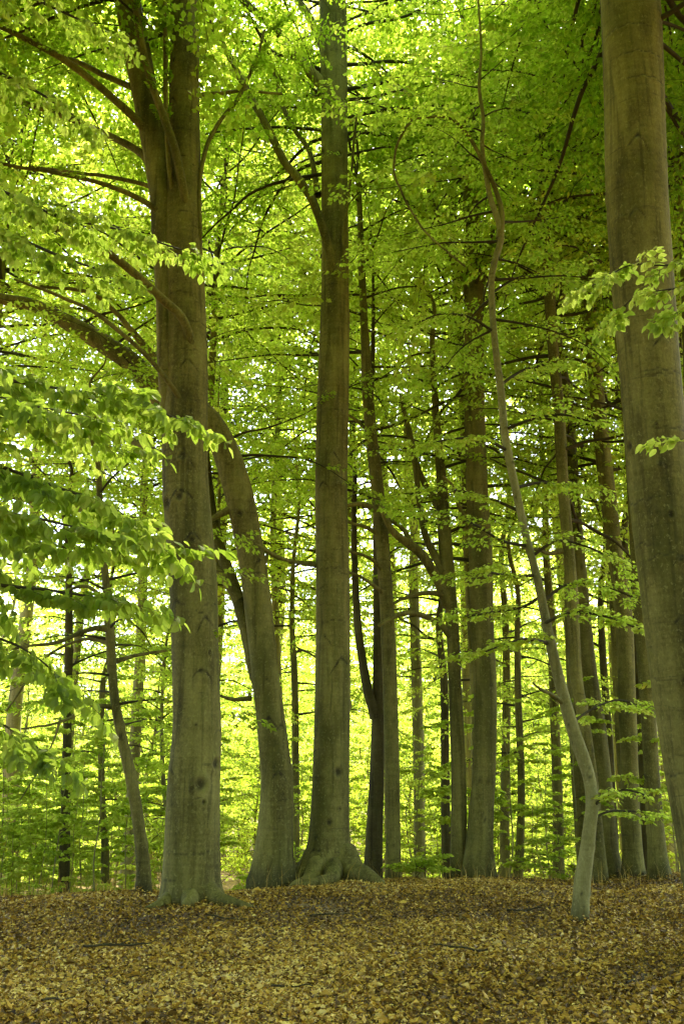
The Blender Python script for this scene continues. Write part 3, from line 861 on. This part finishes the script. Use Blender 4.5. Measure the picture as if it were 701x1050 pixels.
mid_tree([(66, 912, 13), (66.5, 880, 11), (67.5, 820, 9.5), (69, 760, 9), (70, 700, 8.5), (71, 640, 8), (70, 560, 6)], 22.0,
         'dark straight narrow trunk standing alone at far left', 61, 11, material=M_BARK_DARK, h0=4.2, nb=16, Lr=(1.2, 2.4), flare=.12)
mid_tree([(571, 893, 13), (572, 850, 11), (570, 780, 10), (567, 700, 9.5), (565, 640, 9)], 24.0, 'slim brown-grey trunk seen between the broad beech and pale leaning tree', 62, 14, h0=4.5, nb=18, flare=.12)
mid_tree([(529, 893, 11), (533, 860, 8.5), (534, 800, 7.5), (531, 720, 7), (530, 650, 6)], 22.5, 'thin wavering pole tree just right of the broad beech', 63, 10, h0=3.4, nb=18, Lr=(1, 2.2), flare=.1)
mid_tree([(517, 893, 11), (517, 850, 10), (518, 780, 9), (519, 700, 8)], 27.0, 'faint grey trunk between the broad beech and the thin wavering pole', 64, 13, h0=4.5, nb=16, flare=.12)
mid_tree([(458, 893, 11), (457, 850, 10), (456, 780, 9), (455, 700, 8)], 26.0, 'short dark trunk half hidden left of the dark limbed beech', 65, 12, material=M_BARK_DARK, h0=4.5, nb=16, flare=.12)
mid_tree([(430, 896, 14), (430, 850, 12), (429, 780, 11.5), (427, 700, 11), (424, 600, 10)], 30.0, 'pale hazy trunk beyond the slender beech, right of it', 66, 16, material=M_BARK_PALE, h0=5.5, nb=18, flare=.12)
mid_tree([(303, 890, 9), (303, 840, 8), (303, 780, 7.5), (302, 700, 7)], 29.0, 'thin dark trunk showing between the curved beech and the central trunk', 67, 13, h0=4.5, nb=16, flare=.1)
mid_tree([(110, 908, 9), (108, 870, 8), (105, 820, 7), (104, 760, 6.5), (106, 700, 6)], 23.5, 'thin dark stem between the straight narrow trunk and small crooked beech', 68, 9, h0=3.2, nb=16, Lr=(1, 2), flare=.1)
mid_tree([(630, 893, 9), (628, 840, 8.5), (624, 760, 8), (618, 680, 7.5)], 25.0, 'thin dark trunk behind the sloping beech at right', 69, 13, material=M_BARK_DARK, h0=5, nb=14, flare=.1)
mid_tree([(222, 905, 10), (222, 860, 8), (221, 800, 7.5), (220, 720, 7)], 26.0, 'narrow trunk peeping out right behind the thick forked beech foot', 70, 13, h0=5, nb=16, flare=.1)

FEET += [(b1, .45), (b2, .4), (b3, .5), (b12, .5), (b8, .13)] + [(np.array(m[0].location), float(m[2][4]) * 1.2) for m in MIDT]
litter()

# ---- crowns of the middle trees (each its own)
for (t, C, r, h0, top, nb, Lr, seed, avoid, kind, thin, every) in MIDT:
    if seed in (51, 52, 53, 54):
        thin, nb = .7, int(nb * .75)
    avoid = [(FRONT, R(70), 0, 11.5)] if h0 > 4 else [(FRONT, R(40), 0, 9)]
    h0 = h0 + 1.6 if h0 > 4 else h0
    rg = np.random.default_rng(seed + 500)
    crown_for(t, C, r, kind, T_MID, h0 - .8, top - 0.6 if top else h0 + 6, int(nb * 1.35), (Lr[0], Lr[1] * 1.15), rg, el=(0.05, .5), every=every, avoid=avoid, tone=.5, scale=.95, thin=thin * .7, leafmat=M_LEAF_YOUNG)

# ---- crowns of the big traced trees
rg = np.random.default_rng(900)
O = lambda lm, **kw: (lm[0], lm[1], dict(kw))
keep_front = [(FRONT, R(62), 0, 13.0)]
crown_for(t1, C1, r1, 'mid', T_MID, 13.6, 21.6, 84, (2.8, 5.6), rg, el=(0, .55), avoid=keep_front + [(0.0, R(80), 0, 15.5)], every=.36,
          extra=[O(limbs1[0], every=.36, scale=.75, start=.3, tms=T_HANG, flat=1.), O(limbs1[1], every=.36, scale=.75, start=.3, tms=T_HANG, flat=1.)] + [O(l, every=.34, scale=.75, start=.4) for l in limbs1[3:7]] + [O(limbs1[2], every=.5, scale=.6, start=.6), O(limbs1[9], every=.4, scale=.6, start=.5)] + [O((C1b, r1b), every=.5, start=.4)])
crown_for(t2, C2, r2, 'mid', T_MID, 7.2, 10.5, 16, (1.8, 3.6), rg, el=(0.1, .8), avoid=[(FRONT, R(40), 0, 30)], taper=False, thin=.7, extra=[O((C2b, r2b), every=.4, start=.6)])
crown_for(t3, C3, r3, 'mid', T_MID, 14.0, 22.5, 70, (2.6, 5.4), rg, el=(0.1, .7), avoid=[(FRONT, R(80), 0, 18.5)])
crown_for(t12, C12, r12, 'mid', T_MID, 10.2, 21.5, 110, (3, 6), rg, el=(.0, .6), avoid=[(FRONT, R(60), 0, 12.5), (math.pi, R(75), 0, 15.5)], every=.36)
# T8: its own layered sprays, the sheets of fresh leaves in front of the right half
ex = []
for pts in ([(540, 560, 4, 0), (515, 555, 3, -.2), (490, 540, 3, -.4), (462, 528, 2, -.6), (440, 522, 2, -.7)],
            [(534, 525, 4, 0), (505, 512, 3, .2), (478, 505, 2.5, .4), (450, 500, 2, .6)],
            [(548, 590, 4, 0), (520, 590, 3, -.3), (495, 586, 2.5, -.6), (475, 590, 2, -.8)],
            [(553, 612, 4, 0), (535, 622, 3, .3), (505, 628, 2.5, .6), (478, 632, 2, .8)],
            [(545, 570, 4, 0), (570, 555, 3, -.1), (600, 560, 2.5, -.2), (630, 575, 2, -.3)],
            [(555, 618, 4, 0), (580, 600, 3, .2), (615, 600, 2.5, .3), (648, 612, 2, .4)],
            [(556, 640, 4, 0), (585, 628, 3, -.4), (620, 632, 2.5, -.7), (655, 645, 2, -.9)],
            [(562, 660, 4, 0), (540, 655, 3, -.5), (518, 660, 2, -.8), (498, 668, 2, -1.)],
            [(528, 500, 4, 0), (555, 495, 3, .3), (590, 500, 2.5, .5)],
            [(520, 462, 4, 0), (495, 450, 3, -.3), (465, 450, 2.5, -.6), (440, 455, 2, -.8)],
            [(518, 440, 4, 0), (545, 430, 3, -.2), (575, 425, 2.5, -.4), (605, 432, 2, -.5)],
            [(512, 395, 3.5, 0), (535, 380, 3, .3), (565, 372, 2.5, .5)],
            [(606, 828, 4, 0), (622, 816, 3, -.2), (642, 810, 2.5, -.4), (668, 818, 2, -.6)],
            [(606, 840, 3, 0), (625, 832, 2.5, .1), (650, 832, 2, .2)],
            [(585, 742, 3, 0), (605, 728, 2.5, .3), (630, 718, 2, .5), (652, 722, 2, .7)],
            [(506, 340, 3, 0), (480, 325, 2.5, -.2), (452, 322, 2, -.4), (430, 330, 2, -.5)],
            [(504, 300, 3, 0), (530, 285, 2.5, .2), (560, 283, 2, .4)]):
    rows = px_path(pts, Y8)
    S = spline(rows, .06)
    ex.append((S[:, :3], np.maximum(S[:, 3], .004), dict(thick=True, every=.15, start=.2, scale=.78, tms=T_SAPL, wood=.003, sides=5, tone=.68)))
rg = np.random.default_rng(77)
crown_for(t8, C8, r8, 'mid', T_SAPL, 7.5, 12.0, 20, (1.0, 2.2), rg, el=(-.1, .4), every=.22, extra=ex, leafmat=M_LEAF_YOUNG, scale=.85, avoid=[(FRONT, R(50), 0, 30)])

# ================================================================== near branches reaching in from trees outside the frame
def outside_tree(name, x, Y, h, r, label, seed, branches, lean=0.0, crown=True, tone=.5):
    b = np.array([x, Y, float(gz(x, Y))])
    t = tree_root(name, b, label)
    rg = np.random.default_rng(seed)
    C, rr = trunk(t, np.array([[x, Y, b[2], r], [x + lean * .3, Y, b[2] + h * .35, r * .8], [x + lean, Y + .1, b[2] + h * .7, r * .55], [x + lean * 1.2, Y + .15, b[2] + h, r * .2]]), sides=24, step=.08, seed=seed, top=0, flare=.15)
    cr = Crown('near')
    for (pts, y0, kw) in branches:
        rows = px_path(pts, y0)
        z0 = rows[0][2] - 0.45 * abs(x - rows[0][0])
        k = int(np.argmin(np.abs(C[:, 2] - z0)))
        rows = np.vstack([np.append(C[k], rows[0][3] * 1.3), rows])
        S = spline(rows, .05)
        n0 = kw.get('start', .3)
        cr.branch(S[:, :3] - b, np.maximum(S[:, 3], .002), kw.get('tms', T_NEAR), rg, kw.get('every', .11), n0, kw.get('scale', .8), .0022, 6, tone=kw.get('tone', tone), flat=kw.get('flat', .9))
    if crown:
        for i in range(10):
            k = int(len(C) * rg.uniform(.62, .98))
            az = rg.uniform(1.7, 4.6) if x < 0 else rg.uniform(-1.4, 1.4)
            Cb, rb = free_branch(rg, C[k], az, rg.uniform(0, .5), rg.uniform(.9, 2.0), .018)
            cr.branch(Cb - b, rb, T_NEAR, rg, .2, .3, 1.0, .0022)
    cr.build('crown', [M_LEAF_NEAR, M_TWIG], t)
    return t


LB = []
for pts, y0, kw in [
    ([(-70, 372, 5), (0, 388, 4), (70, 400, 3), (130, 408, 2.2), (178, 428, 1.6)], 5.2, dict(every=.085, scale=.62)),
    ([(-70, 410, 5), (0, 425, 4), (60, 440, 3), (110, 452, 2)], 5.6, dict(every=.09, scale=.7)),
    ([(-70, 455, 5), (0, 478, 4), (60, 500, 3), (115, 520, 2), (150, 548, 1.6)], 5.1, dict(every=.085, scale=.7)),
    ([(-70, 520, 5), (0, 545, 4), (60, 560, 3), (120, 565, 2), (166, 562, 1.6)], 5.4, dict(every=.10, scale=.6)),
    ([(-70, 590, 5), (0, 600, 4), (50, 605, 3), (95, 612, 2)], 5.0, dict(every=.10, scale=.7)),
    ([(-70, 640, 4), (0, 655, 3), (35, 672, 2), (62, 695, 1.5)], 5.2, dict(every=.12, scale=.62)),
    ([(-70, 730, 4), (-10, 738, 3), (18, 752, 2), (38, 766, 1.5)], 5.6, dict(every=.13, scale=.5)),
    ([(-70, 170, 5), (0, 195, 4), (60, 222, 3), (120, 235, 2.2), (186, 256, 1.6)], 6.2, dict(every=.12, scale=.62)),
    ([(-70, 210, 5), (0, 236, 4), (60, 262, 3), (100, 276, 2)], 6.0, dict(every=.12, scale=.7)),
    ([(-70, 40, 5), (0, 75, 4), (40, 95, 3), (75, 118, 2)], 6.6, dict(every=.16, scale=.7)),
    ([(-70, -30, 5), (10, -10, 4), (60, 10, 3), (100, 30, 2)], 7.0, dict(every=.18, scale=.7)),
    ([(-70, 500, 4), (-20, 520, 3), (30, 530, 2.4), (75, 540, 2)], 4.6, dict(every=.11, scale=.6)),
    ([(-70, 380, 4), (-20, 400, 3), (30, 415, 2.4), (80, 425, 2)], 4.7, dict(every=.11, scale=.6)),
]:
    LB.append((pts, y0, kw))
outside_tree('young_beech', -3.6, 5.6, 8.0, .10, 'young beech just outside the left edge, large fresh leaves reaching over the view', 101, LB, lean=-.3)
outside_tree('young_beech', 3.5, 5.4, 6.5, .08, 'young beech outside the right edge, one sprig crossing the big trunk', 102,
             [([(760, 250, 3), (715, 268, 2.4), (680, 272, 2), (645, 272, 1.6), (612, 290, 1.2)], 5.4, dict(every=.12, scale=.5, start=.42, tone=.45, tms=T_SPRIG)),
              ([(760, 285, 3), (720, 290, 2.2), (690, 296, 1.8), (655, 302, 1.4), (635, 318, 1.2)], 5.2, dict(every=.13, scale=.45, start=.45, tone=.45, tms=T_SPRIG)),
              ([(770, 440, 2.5), (730, 448, 2), (702, 450, 1.4)], 5.0, dict(every=.16, scale=.4, start=.6, tone=.45, tms=T_SPRIG)),
              ([(770, 300, 2.5), (735, 305, 2), (700, 318, 1.4)], 5.0, dict(every=.14, scale=.5, start=.6, tone=.45, tms=T_SPRIG))], lean=.3)

# ================================================================== the wood behind
def proto(kind, seed, name, label, group, H, r0, h0, nb, Lr, tms, lk, leafmat, scale=1.0, sides=9, el=(0, .55), every=.5, bend=.25, barkmat=None, cat='tree', wood=.004, thin=1.0, flat=.35):
    rg = np.random.default_rng(seed)
    t = empty(name, (0, 0, 0))
    tag(t, label, cat, group)
    n = 6
    rows = [[0, 0, 0, r0 * 1.15]]
    x = y = 0.0
    for i in range(1, n + 1):
        x += rg.normal(0, bend * H / 40); y += rg.normal(0, bend * H / 40)
        rows.append([x, y, H * i / n, max(.006, r0 * (1 - .88 * i / n))])
    C, r = trunk(t, np.array(rows), sides=sides, step=.3 if H > 6 else .15, seed=seed, top=0, flare=.2 if r0 > .05 else 0, nscar=2, ncrease=0, material=barkmat, rough=.03)
    crown_for(t, C, r, lk, tms, h0, H - .3, nb, Lr, rg, el=el, every=every, leafmat=leafmat, scale=scale, wood=wood, thin=thin, flat=flat)
    return t


def copy_tree(src, loc, rz, s, label=None, group=None):
    c = src.copy(); COL.objects.link(c)
    c.location = [float(v) for v in loc]; c.rotation_euler = (0, 0, rz); c.scale = (s, s, s)
    if label:
        c['label'] = label
    if group:
        c['group'] = group
    for ch in src.children:
        d = ch.copy(); COL.objects.link(d); d.parent = c
    return c


G_TALL, G_YOUNG, G_POLE = 'tall beeches in the bright wood behind', 'leafy young beeches behind the crest', 'thin saplings behind the crest'
L_TALL = 'tall slim beech among many in the bright wood behind'
L_YOUNG = 'low leafy young beech among many behind the crest'
G_MID, L_MID = 'half grown beeches in the bright wood behind', 'half grown beech leafy from low down, among many behind the crest'
G_HIGH, L_HIGH = 'high crowned beeches hidden behind the front trunks', 'high crowned beech whose stem stands behind the nearer trunks'
L_POLE = 'thin pale sapling stem among many behind the crest'
tall = [proto('tall', 200 + i, 'beech_tree', L_TALL, G_TALL, H, r0, h0, nb, Lr, T_FAR, 'far', M_LEAF_YOUNG, every=.42, thin=.45, barkmat=M_BARK_PALE) for i, (H, r0, h0, nb, Lr) in enumerate([(22, .17, 8.5, 60, (2.6, 5.2)), (25, .22, 10, 64, (3.0, 5.8)), (20, .14, 7.5, 54, (2.4, 5.0)), (24, .19, 9.5, 62, (2.8, 5.4))])]  # pale bark colour stands in for stems fading into the glow
mids = [proto('mids', 260 + i, 'beech_tree', L_MID, G_MID, H, r0, h0, nb, Lr, T_FARY, 'far', M_LEAF_YOUNG, every=.36, el=(.1, .7), flat=.6, thin=.7, bend=.6, barkmat=M_BARK_PALE) for i, (H, r0, h0, nb, Lr) in enumerate([(14, .11, 2.4, 52, (1.6, 3.6)), (16, .13, 3.2, 56, (1.8, 4.0)), (12, .09, 2.0, 46, (1.4, 3.2))])]  # bark paled here too, background glow put into the colour
young = [proto('young', 220 + i, 'young_beech', L_YOUNG, G_YOUNG, H, r0, h0, nb, Lr, T_FARY, 'far', M_LEAF_YOUNG, sides=7, every=.36, thin=.6, el=(.15, 1.0), cat='young tree', bend=1.0, flat=.8, barkmat=M_BARK_PALE) for i, (H, r0, h0, nb, Lr) in enumerate([(6.5, .05, .7, 26, (1.0, 2.4)), (8.0, .06, 1.0, 28, (1.2, 2.8)), (5.0, .04, .5, 22, (.9, 2.0)), (9.5, .07, 1.4, 30, (1.3, 3.0))])]  # same paled bark in place of glow between the stems
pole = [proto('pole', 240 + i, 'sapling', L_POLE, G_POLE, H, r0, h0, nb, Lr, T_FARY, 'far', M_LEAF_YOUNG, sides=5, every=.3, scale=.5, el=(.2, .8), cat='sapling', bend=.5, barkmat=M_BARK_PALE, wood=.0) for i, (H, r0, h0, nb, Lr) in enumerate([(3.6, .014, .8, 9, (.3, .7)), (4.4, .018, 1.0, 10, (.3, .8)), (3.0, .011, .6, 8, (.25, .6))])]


def hidden_foot(x, y):
    q = PW / 2 + FPX * x / (y * 1.03)
    return not (q < -90 or q > 725 or any(a < q < b for a, b in ((160, 228), (476, 508), (592, 625), (640, 690))))


def scatter(protos, n, y0, y1, half, mind, seed, smin, smax, label, group, power=1.0, xr=None, reject=None):
    rg = np.random.default_rng(seed)
    pts = []
    k = 0
    while len(pts) < n and k < n * 60:
        k += 1
        y = y0 + (y1 - y0) * rg.random() ** power
        hw = half(y)
        x = rg.uniform(*(xr(y) if xr else (-hw, hw)))
        if reject and reject(x, y):
            continue
        if all((x - a) ** 2 + (y - b) ** 2 > mind ** 2 for a, b in pts):
            pts.append((x, y))
    first = {}
    for i, (x, y) in enumerate(pts):
        p = protos[i % len(protos)]
        loc = (x, y, float(gz(x, y)) - .04)
        rz, s = rg.uniform(0, 6.28), rg.uniform(smin, smax)
        if id(p) not in first and not p.get('_used'):
            first[id(p)] = 1
            p['_used'] = 1
            p.location = loc; p.rotation_euler = (0, 0, rz); p.scale = (s, s, s)
        else:
            copy_tree(p, loc, rz, s)
    return pts


for i, (px, y, sc_) in enumerate([(184, 24, 1.05), (206, 27.5, 1.2), (336, 23.6, 1.0), (343, 27, 1.2), (493, 24, 1.1), (496, 28.5, 1.25), (275, 26, 1.15), (604, 25, 1.1), (648, 27, 1.2), (668, 24, 1.0), (694, 28, 1.2), (188, 30, 1.2), (330, 30, 1.15), (275, 31.5, 1.2), (70, 25, 1.2), (404, 28, 1.2), (128, 23, 1.1), (12, 28, 1.25), 
                                  (760, 23, 1.05), (800, 27, 1.2), (850, 24, 1.1), (-90, 23, 1.05), (-60, 27.5, 1.2), (-150, 25, 1.1)]):
    if px > -50 and px < 720:
        y, sc_ = y + 9.0, sc_ + .2
    x = (px - PW / 2) / FPX * (CP * y - 1.0)
    loc = (x, y, float(gz(x, y)) - .04)
    k = i % 4
    if i < 4:
        tall[k].location = loc; tall[k].rotation_euler = (0, 0, i * 1.7); tall[k].scale = (sc_,) * 3
    else:
        copy_tree(tall[k], loc, i * 2.1, sc_)
G_SHADE = 'beeches added round the camera, outside the frame, to cut the sky light'
rgn = np.random.default_rng(71)
spots = []  # trees added out of view to block sky light on the trunk fronts
while len(spots) < 40:
    x, y = rgn.uniform(-20, 20), rgn.uniform(-24, 19)
    if abs(x) < (2.6 if y < 3 else .42 * y + 2.2) or any((x - a) ** 2 + (y - b) ** 2 < 8 for a, b in spots):
        continue
    spots.append((x, y))
for i, (x, y) in enumerate(spots):
    copy_tree(tall[i % 4], (x, y, float(gz(x, y)) - .04), rgn.uniform(0, 6.28), rgn.uniform(.85, 1.1), 'tall beech added outside the frame to cut the sky light from the camera side', G_SHADE)
wide = proto('wide', 280, 'beech_tree', 'broad crowned beech added outside the frame so its high canopy shades the view', None, 22, .26, 13.5, 84, (5.0, 8.5), T_FAR, 'far', M_LEAF, every=.42, el=(.1, .5))
wide['group'] = G_SHADE
wide.location = (-5.6, 6.5, float(gz(-5.6, 6.5)))
for (x, y, rz) in [(6.2, 4.0, 1.), (-4.2, -1.5, 2.), (4.6, -4.5, 3.), (-7.8, 11.5, 4.), (8.2, 11.0, 5.), (0.8, -9, 6.), (0.6, -2.5, .5), (-9.0, 15.5, 2.2), (9.4, 16.0, 1.1), (9.8, 21.5, .2), (-3, -6.5, .3), (3.2, -10.5, 2.7), (7.2, -8, 4.4), (-8, -7, 5.3), (-3.0, 2.6, 3.9), (3.3, 1.2, 1.9)]:  # broad crowns added as a roof that darkens the upper trunks
    copy_tree(wide, (x, y, float(gz(x, y))), rz, 1.0)
high = proto('high', 284, 'beech_tree', L_HIGH, G_HIGH, 24, .17, 13.0, 84, (4.0, 7.5), T_FAR, 'far', M_LEAF_YOUNG, every=.40, el=(.05, .5), thin=.6)
for i, (px, y, sc_) in enumerate([(190, 22.5, 1.0), (494, 22.8, 1.0), (650, 22.6, 1.05), (604, 21.4, 1.1), (760, 16.5, .9), (-70, 21, 1.0), (336, 30, 1.3)]):
    x = (px - PW / 2) / FPX * (CP * y - 0.6)
    loc = (x, y, float(gz(x, y)) - .04)
    if i == 0:
        high.location = loc
    else:
        copy_tree(high, loc, i * 1.3, sc_)
scatter(mids, 4, 24, 29, lambda y: .40 * y + 4, 2.4, 306, .7, 1.0, L_MID, G_MID, reject=hidden_foot)
scatter(mids, 90, 48, 84, lambda y: .40 * y + 4, 2.2, 305, 1.0, 1.5, L_MID, G_MID)
scatter(young, 8, 28, 38, lambda y: .40 * y + 4, 2.0, 311, .6, .9, L_YOUNG, G_YOUNG, 1.0)
scatter(young, 200, 38, 66, lambda y: .40 * y + 4, 1.8, 302, .75, 1.3, L_YOUNG, G_YOUNG, 1.15)
scatter(pole, 90, 18.5, 30, lambda y: .40 * y + 1, .35, 303, .7, 1.25, L_POLE, G_POLE, 1.0, xr=lambda y: (-.42 * y, -.12 * y) if random.random() < .75 else (-.1 * y, .42 * y))

def distant_wood():
    rg = np.random.default_rng(55)
    cr = Crown('far')
    for i in range(70):
        x, y = rg.uniform(-62, 62), rg.uniform(90, 104)
        h = rg.uniform(12, 24)
        z0 = float(gz(x, y))
        n = 1500
        t = rg.random(n) ** .8
        rad = rg.uniform(3, 5) * np.sqrt(np.clip(t * (1.08 - t) * 3.6, .05, 1)) * np.sqrt(rg.random(n))
        a = rg.uniform(0, 6.283, n)
        P = np.stack([x + rad * np.cos(a), y + rad * np.sin(a), z0 + h * t], -1)
        D = norm(rg.normal(0, 1, (n, 3)) * np.array([1, 1, .5]))
        Nn = UP + rg.normal(0, .7, (n, 3)); Nn = norm(Nn - D * (Nn * D).sum(1, keepdims=True))
        cr.P.append(P); cr.D.append(D); cr.N.append(Nn); cr.S.append(rg.uniform(.25, .5, n)); cr.T.append(np.clip(rg.normal(.55, .15, n) + rg.normal(0, .1), 0, 1))
        tube(cr.geo, np.array([[x, y, z0 - .3], [x, y, z0 + h * .45], [x, y, z0 + h * .9]]), np.array([.22, .16, .04]), 6, 1)
    o = cr.build('distant_wood', [M_LEAF_YOUNG, M_BARK], None)
    tag(o, 'far-off bright spring wood closing the view behind the trunks', 'distant wood', kind='stuff')


def dry_grass():
    rg = np.random.default_rng(56)
    g = Geo()
    V, F = [], []
    n = 1500
    for i in range(n):
        y = rg.uniform(16.3, 21)
        x = rg.uniform(-.44 * y, -.16 * y) if rg.random() < .7 else rg.uniform(-.16 * y, .42 * y)
        z = float(gz(x, y)); h = rg.uniform(.12, .55); a = rg.uniform(0, 6.28); w = .0035
        bx, by = rg.normal(0, .22, 2) * h
        k = len(V)
        for t in (0, .5, 1):
            cx, cy, cz, ww = x + bx * t * t, y + by * t * t, z + h * t * (1 - .2 * t), w * (1 - .8 * t)
            V += [(cx - ww * math.cos(a), cy - ww * math.sin(a), cz), (cx + ww * math.cos(a), cy + ww * math.sin(a), cz)]
        F += [(k, k + 1, k + 3, k + 2), (k + 2, k + 3, k + 5, k + 4)]
    g.add(V, F, 0, False, np.repeat(np.clip(rg.normal(.8, .12, n), 0, 1), 2))
    tag(g.obj('dry_grass', [M_LITTER]), 'sparse straw-coloured dry grass along the crest at left', 'dry grass', kind='stuff')


distant_wood()
dry_grass()
G_SEED, L_SEED = 'beech seedlings along the crest', 'tiny bright green beech seedling sprouting along the leafy crest'
seed = [proto('seed', 290 + i, 'seedling', L_SEED, G_SEED, H, .006, .12, nb, (.15, .4), T_SPRIG, 'mid', M_LEAF_YOUNG, scale=.45, sides=5, every=.12, el=(.2, .9), cat='seedling', bend=1., wood=.002) for i, (H, nb) in enumerate([(.5, 6), (.8, 8), (1.2, 10)])]
scatter(seed, 36, 17.5, 25, lambda y: .40 * y + 1, .3, 307, .6, 1.4, L_SEED, G_SEED, 1.0, xr=lambda y: (-.42 * y, -.14 * y) if random.random() < .6 else (-.14 * y, .42 * y))


def stick(px, py, L, az, r, label, sd):
    rg = np.random.default_rng(sd)
    d = at(px, py, 10) - CAM
    p0 = CAM + d * (CAM[2] - 0.02) / -d[2]
    pts = []
    for t in np.linspace(-.5, .5, 6):
        x, y = p0[0] + math.cos(az) * L * t + rg.normal(0, .03 * L), p0[1] + math.sin(az) * L * t + rg.normal(0, .03 * L)
        pts.append([x, y, float(gz(x, y)) + .035 + rg.uniform(0, .03), r * (1.1 - .6 * (t + .5))])
    S = spline(pts, .04)
    b = np.array([p0[0], p0[1], float(gz(p0[0], p0[1]))])
    g = Geo(); tube(g, S[:, :3] - b, S[:, 3], 6)
    k = len(S) // 2
    e = S[k, :3] - b
    tube(g, e + np.linspace(0, 1, 4)[:, None] * np.array([math.cos(az + .8), math.sin(az + .8), .15]) * L * .28, np.linspace(r * .6, r * .25, 4), 5)
    o = g.obj('fallen_stick', [M_TWIG]); o.location = b
    tag(o, label, 'stick')


stick(338, 936, .55, .5, .012, 'dead twig on the leaves right of the thick forked beech foot', 1)
stick(232, 945, .5, -.2, .010, 'short stick on the leaves in front of the thick forked beech', 2)
stick(120, 968, .7, .3, .013, 'dark dead stick on the litter at lower left', 3)
stick(470, 985, .6, 2.6, .010, 'slanting dead stick on the litter below the centre right', 4)
stick(655, 1010, .45, .9, .009, 'small broken stick on the litter at the lower right corner', 5)
stick(545, 930, .7, .1, .012, 'grey fallen twig on the litter left of the pale leaning tree', 6)
stick(60, 1025, .4, 1.2, .009, 'short dead twig on the litter in the lower left corner', 7)
stick(300, 1015, .35, -.5, .008, 'thin curved dead twig at the bottom centre', 8)
for p in seed + tall + mids + young + pole:
    if '_used' in p:
        del p['_used']

# ================================================================== light, sky, camera
EL, AZ = R(56), R(12)         # sun high in front and to the right of the camera; azimuth from +y towards +x
w = bpy.data.worlds.new('World')
SC.world = w
w.use_nodes = True
N, L = w.node_tree.nodes, w.node_tree.links
N.clear()
sky = N.new('ShaderNodeTexSky'); sky.sky_type = 'NISHITA'; sky.sun_disc = False
sky.sun_elevation = EL; sky.sun_rotation = AZ
sky.dust_density = 3.0; sky.air_density = 1.0; sky.ozone_density = 1.0
bg = N.new('ShaderNodeBackground'); bg.inputs['Strength'].default_value = 0.15
wo = N.new('ShaderNodeOutputWorld')
L.new(sky.outputs[0], bg.inputs['Color']); L.new(bg.outputs[0], wo.inputs['Surface'])
sl = bpy.data.lights.new('sun', 'SUN'); sl.energy = 5.0; sl.angle = R(7); sl.color = (1.0, 0.95, 0.84)
so = bpy.data.objects.new('sun', sl); COL.objects.link(so)
so.rotation_euler = (math.pi / 2 - EL, 0, math.pi - AZ)
so.location = (20, 60, 60)

HAZE = 0
if HAZE:
    g = Geo()
    x0, x1, y0, y1, z0, z1 = -60, 60, -40, 110, -6, 42
    V = [(x, y, z) for z in (z0, z1) for (x, y) in ((x0, y0), (x1, y0), (x1, y1), (x0, y1))]
    g.add(V, [(0, 3, 2, 1), (4, 5, 6, 7), (0, 1, 5, 4), (1, 2, 6, 5), (2, 3, 7, 6), (3, 0, 4, 7)])
    m, N, L = mat('forest_haze')
    pv = N.new('ShaderNodeVolumePrincipled')
    pv.inputs['Color'].default_value = (0.95, 0.97, 0.78, 1)
    pv.inputs['Density'].default_value = HAZE
    pv.inputs['Anisotropy'].default_value = 0.3
    oo = N.new('ShaderNodeOutputMaterial'); L.new(pv.outputs[0], oo.inputs['Volume'])
    tag(g.obj('haze', [m]), kind='stuff')

cd = bpy.data.cameras.new('camera')
co = bpy.data.objects.new('camera', cd); COL.objects.link(co)
cd.sensor_fit = 'VERTICAL'; cd.sensor_height = 36.0; cd.sensor_width = 24.0
cd.lens = 36.0 * FPX / PH
cd.clip_start = 0.05; cd.clip_end = 2000
co.location = CAM
co.rotation_euler = (math.pi / 2 + PITCH, 0, 0)
SC.camera = co

SC.view_settings.view_transform = 'Standard'
SC.view_settings.look = 'None'
SC.view_settings.exposure = 2.75
SC.view_settings.gamma = 1.0
SC.render.engine = 'CYCLES'
cy = SC.cycles
cy.max_bounces = 10; cy.diffuse_bounces = 7; cy.glossy_bounces = 2; cy.transmission_bounces = 6; cy.transparent_max_bounces = 4
cy.use_denoising = True
cy.sample_clamp_indirect = 6.0
cy.caustics_reflective = False; cy.caustics_refractive = False
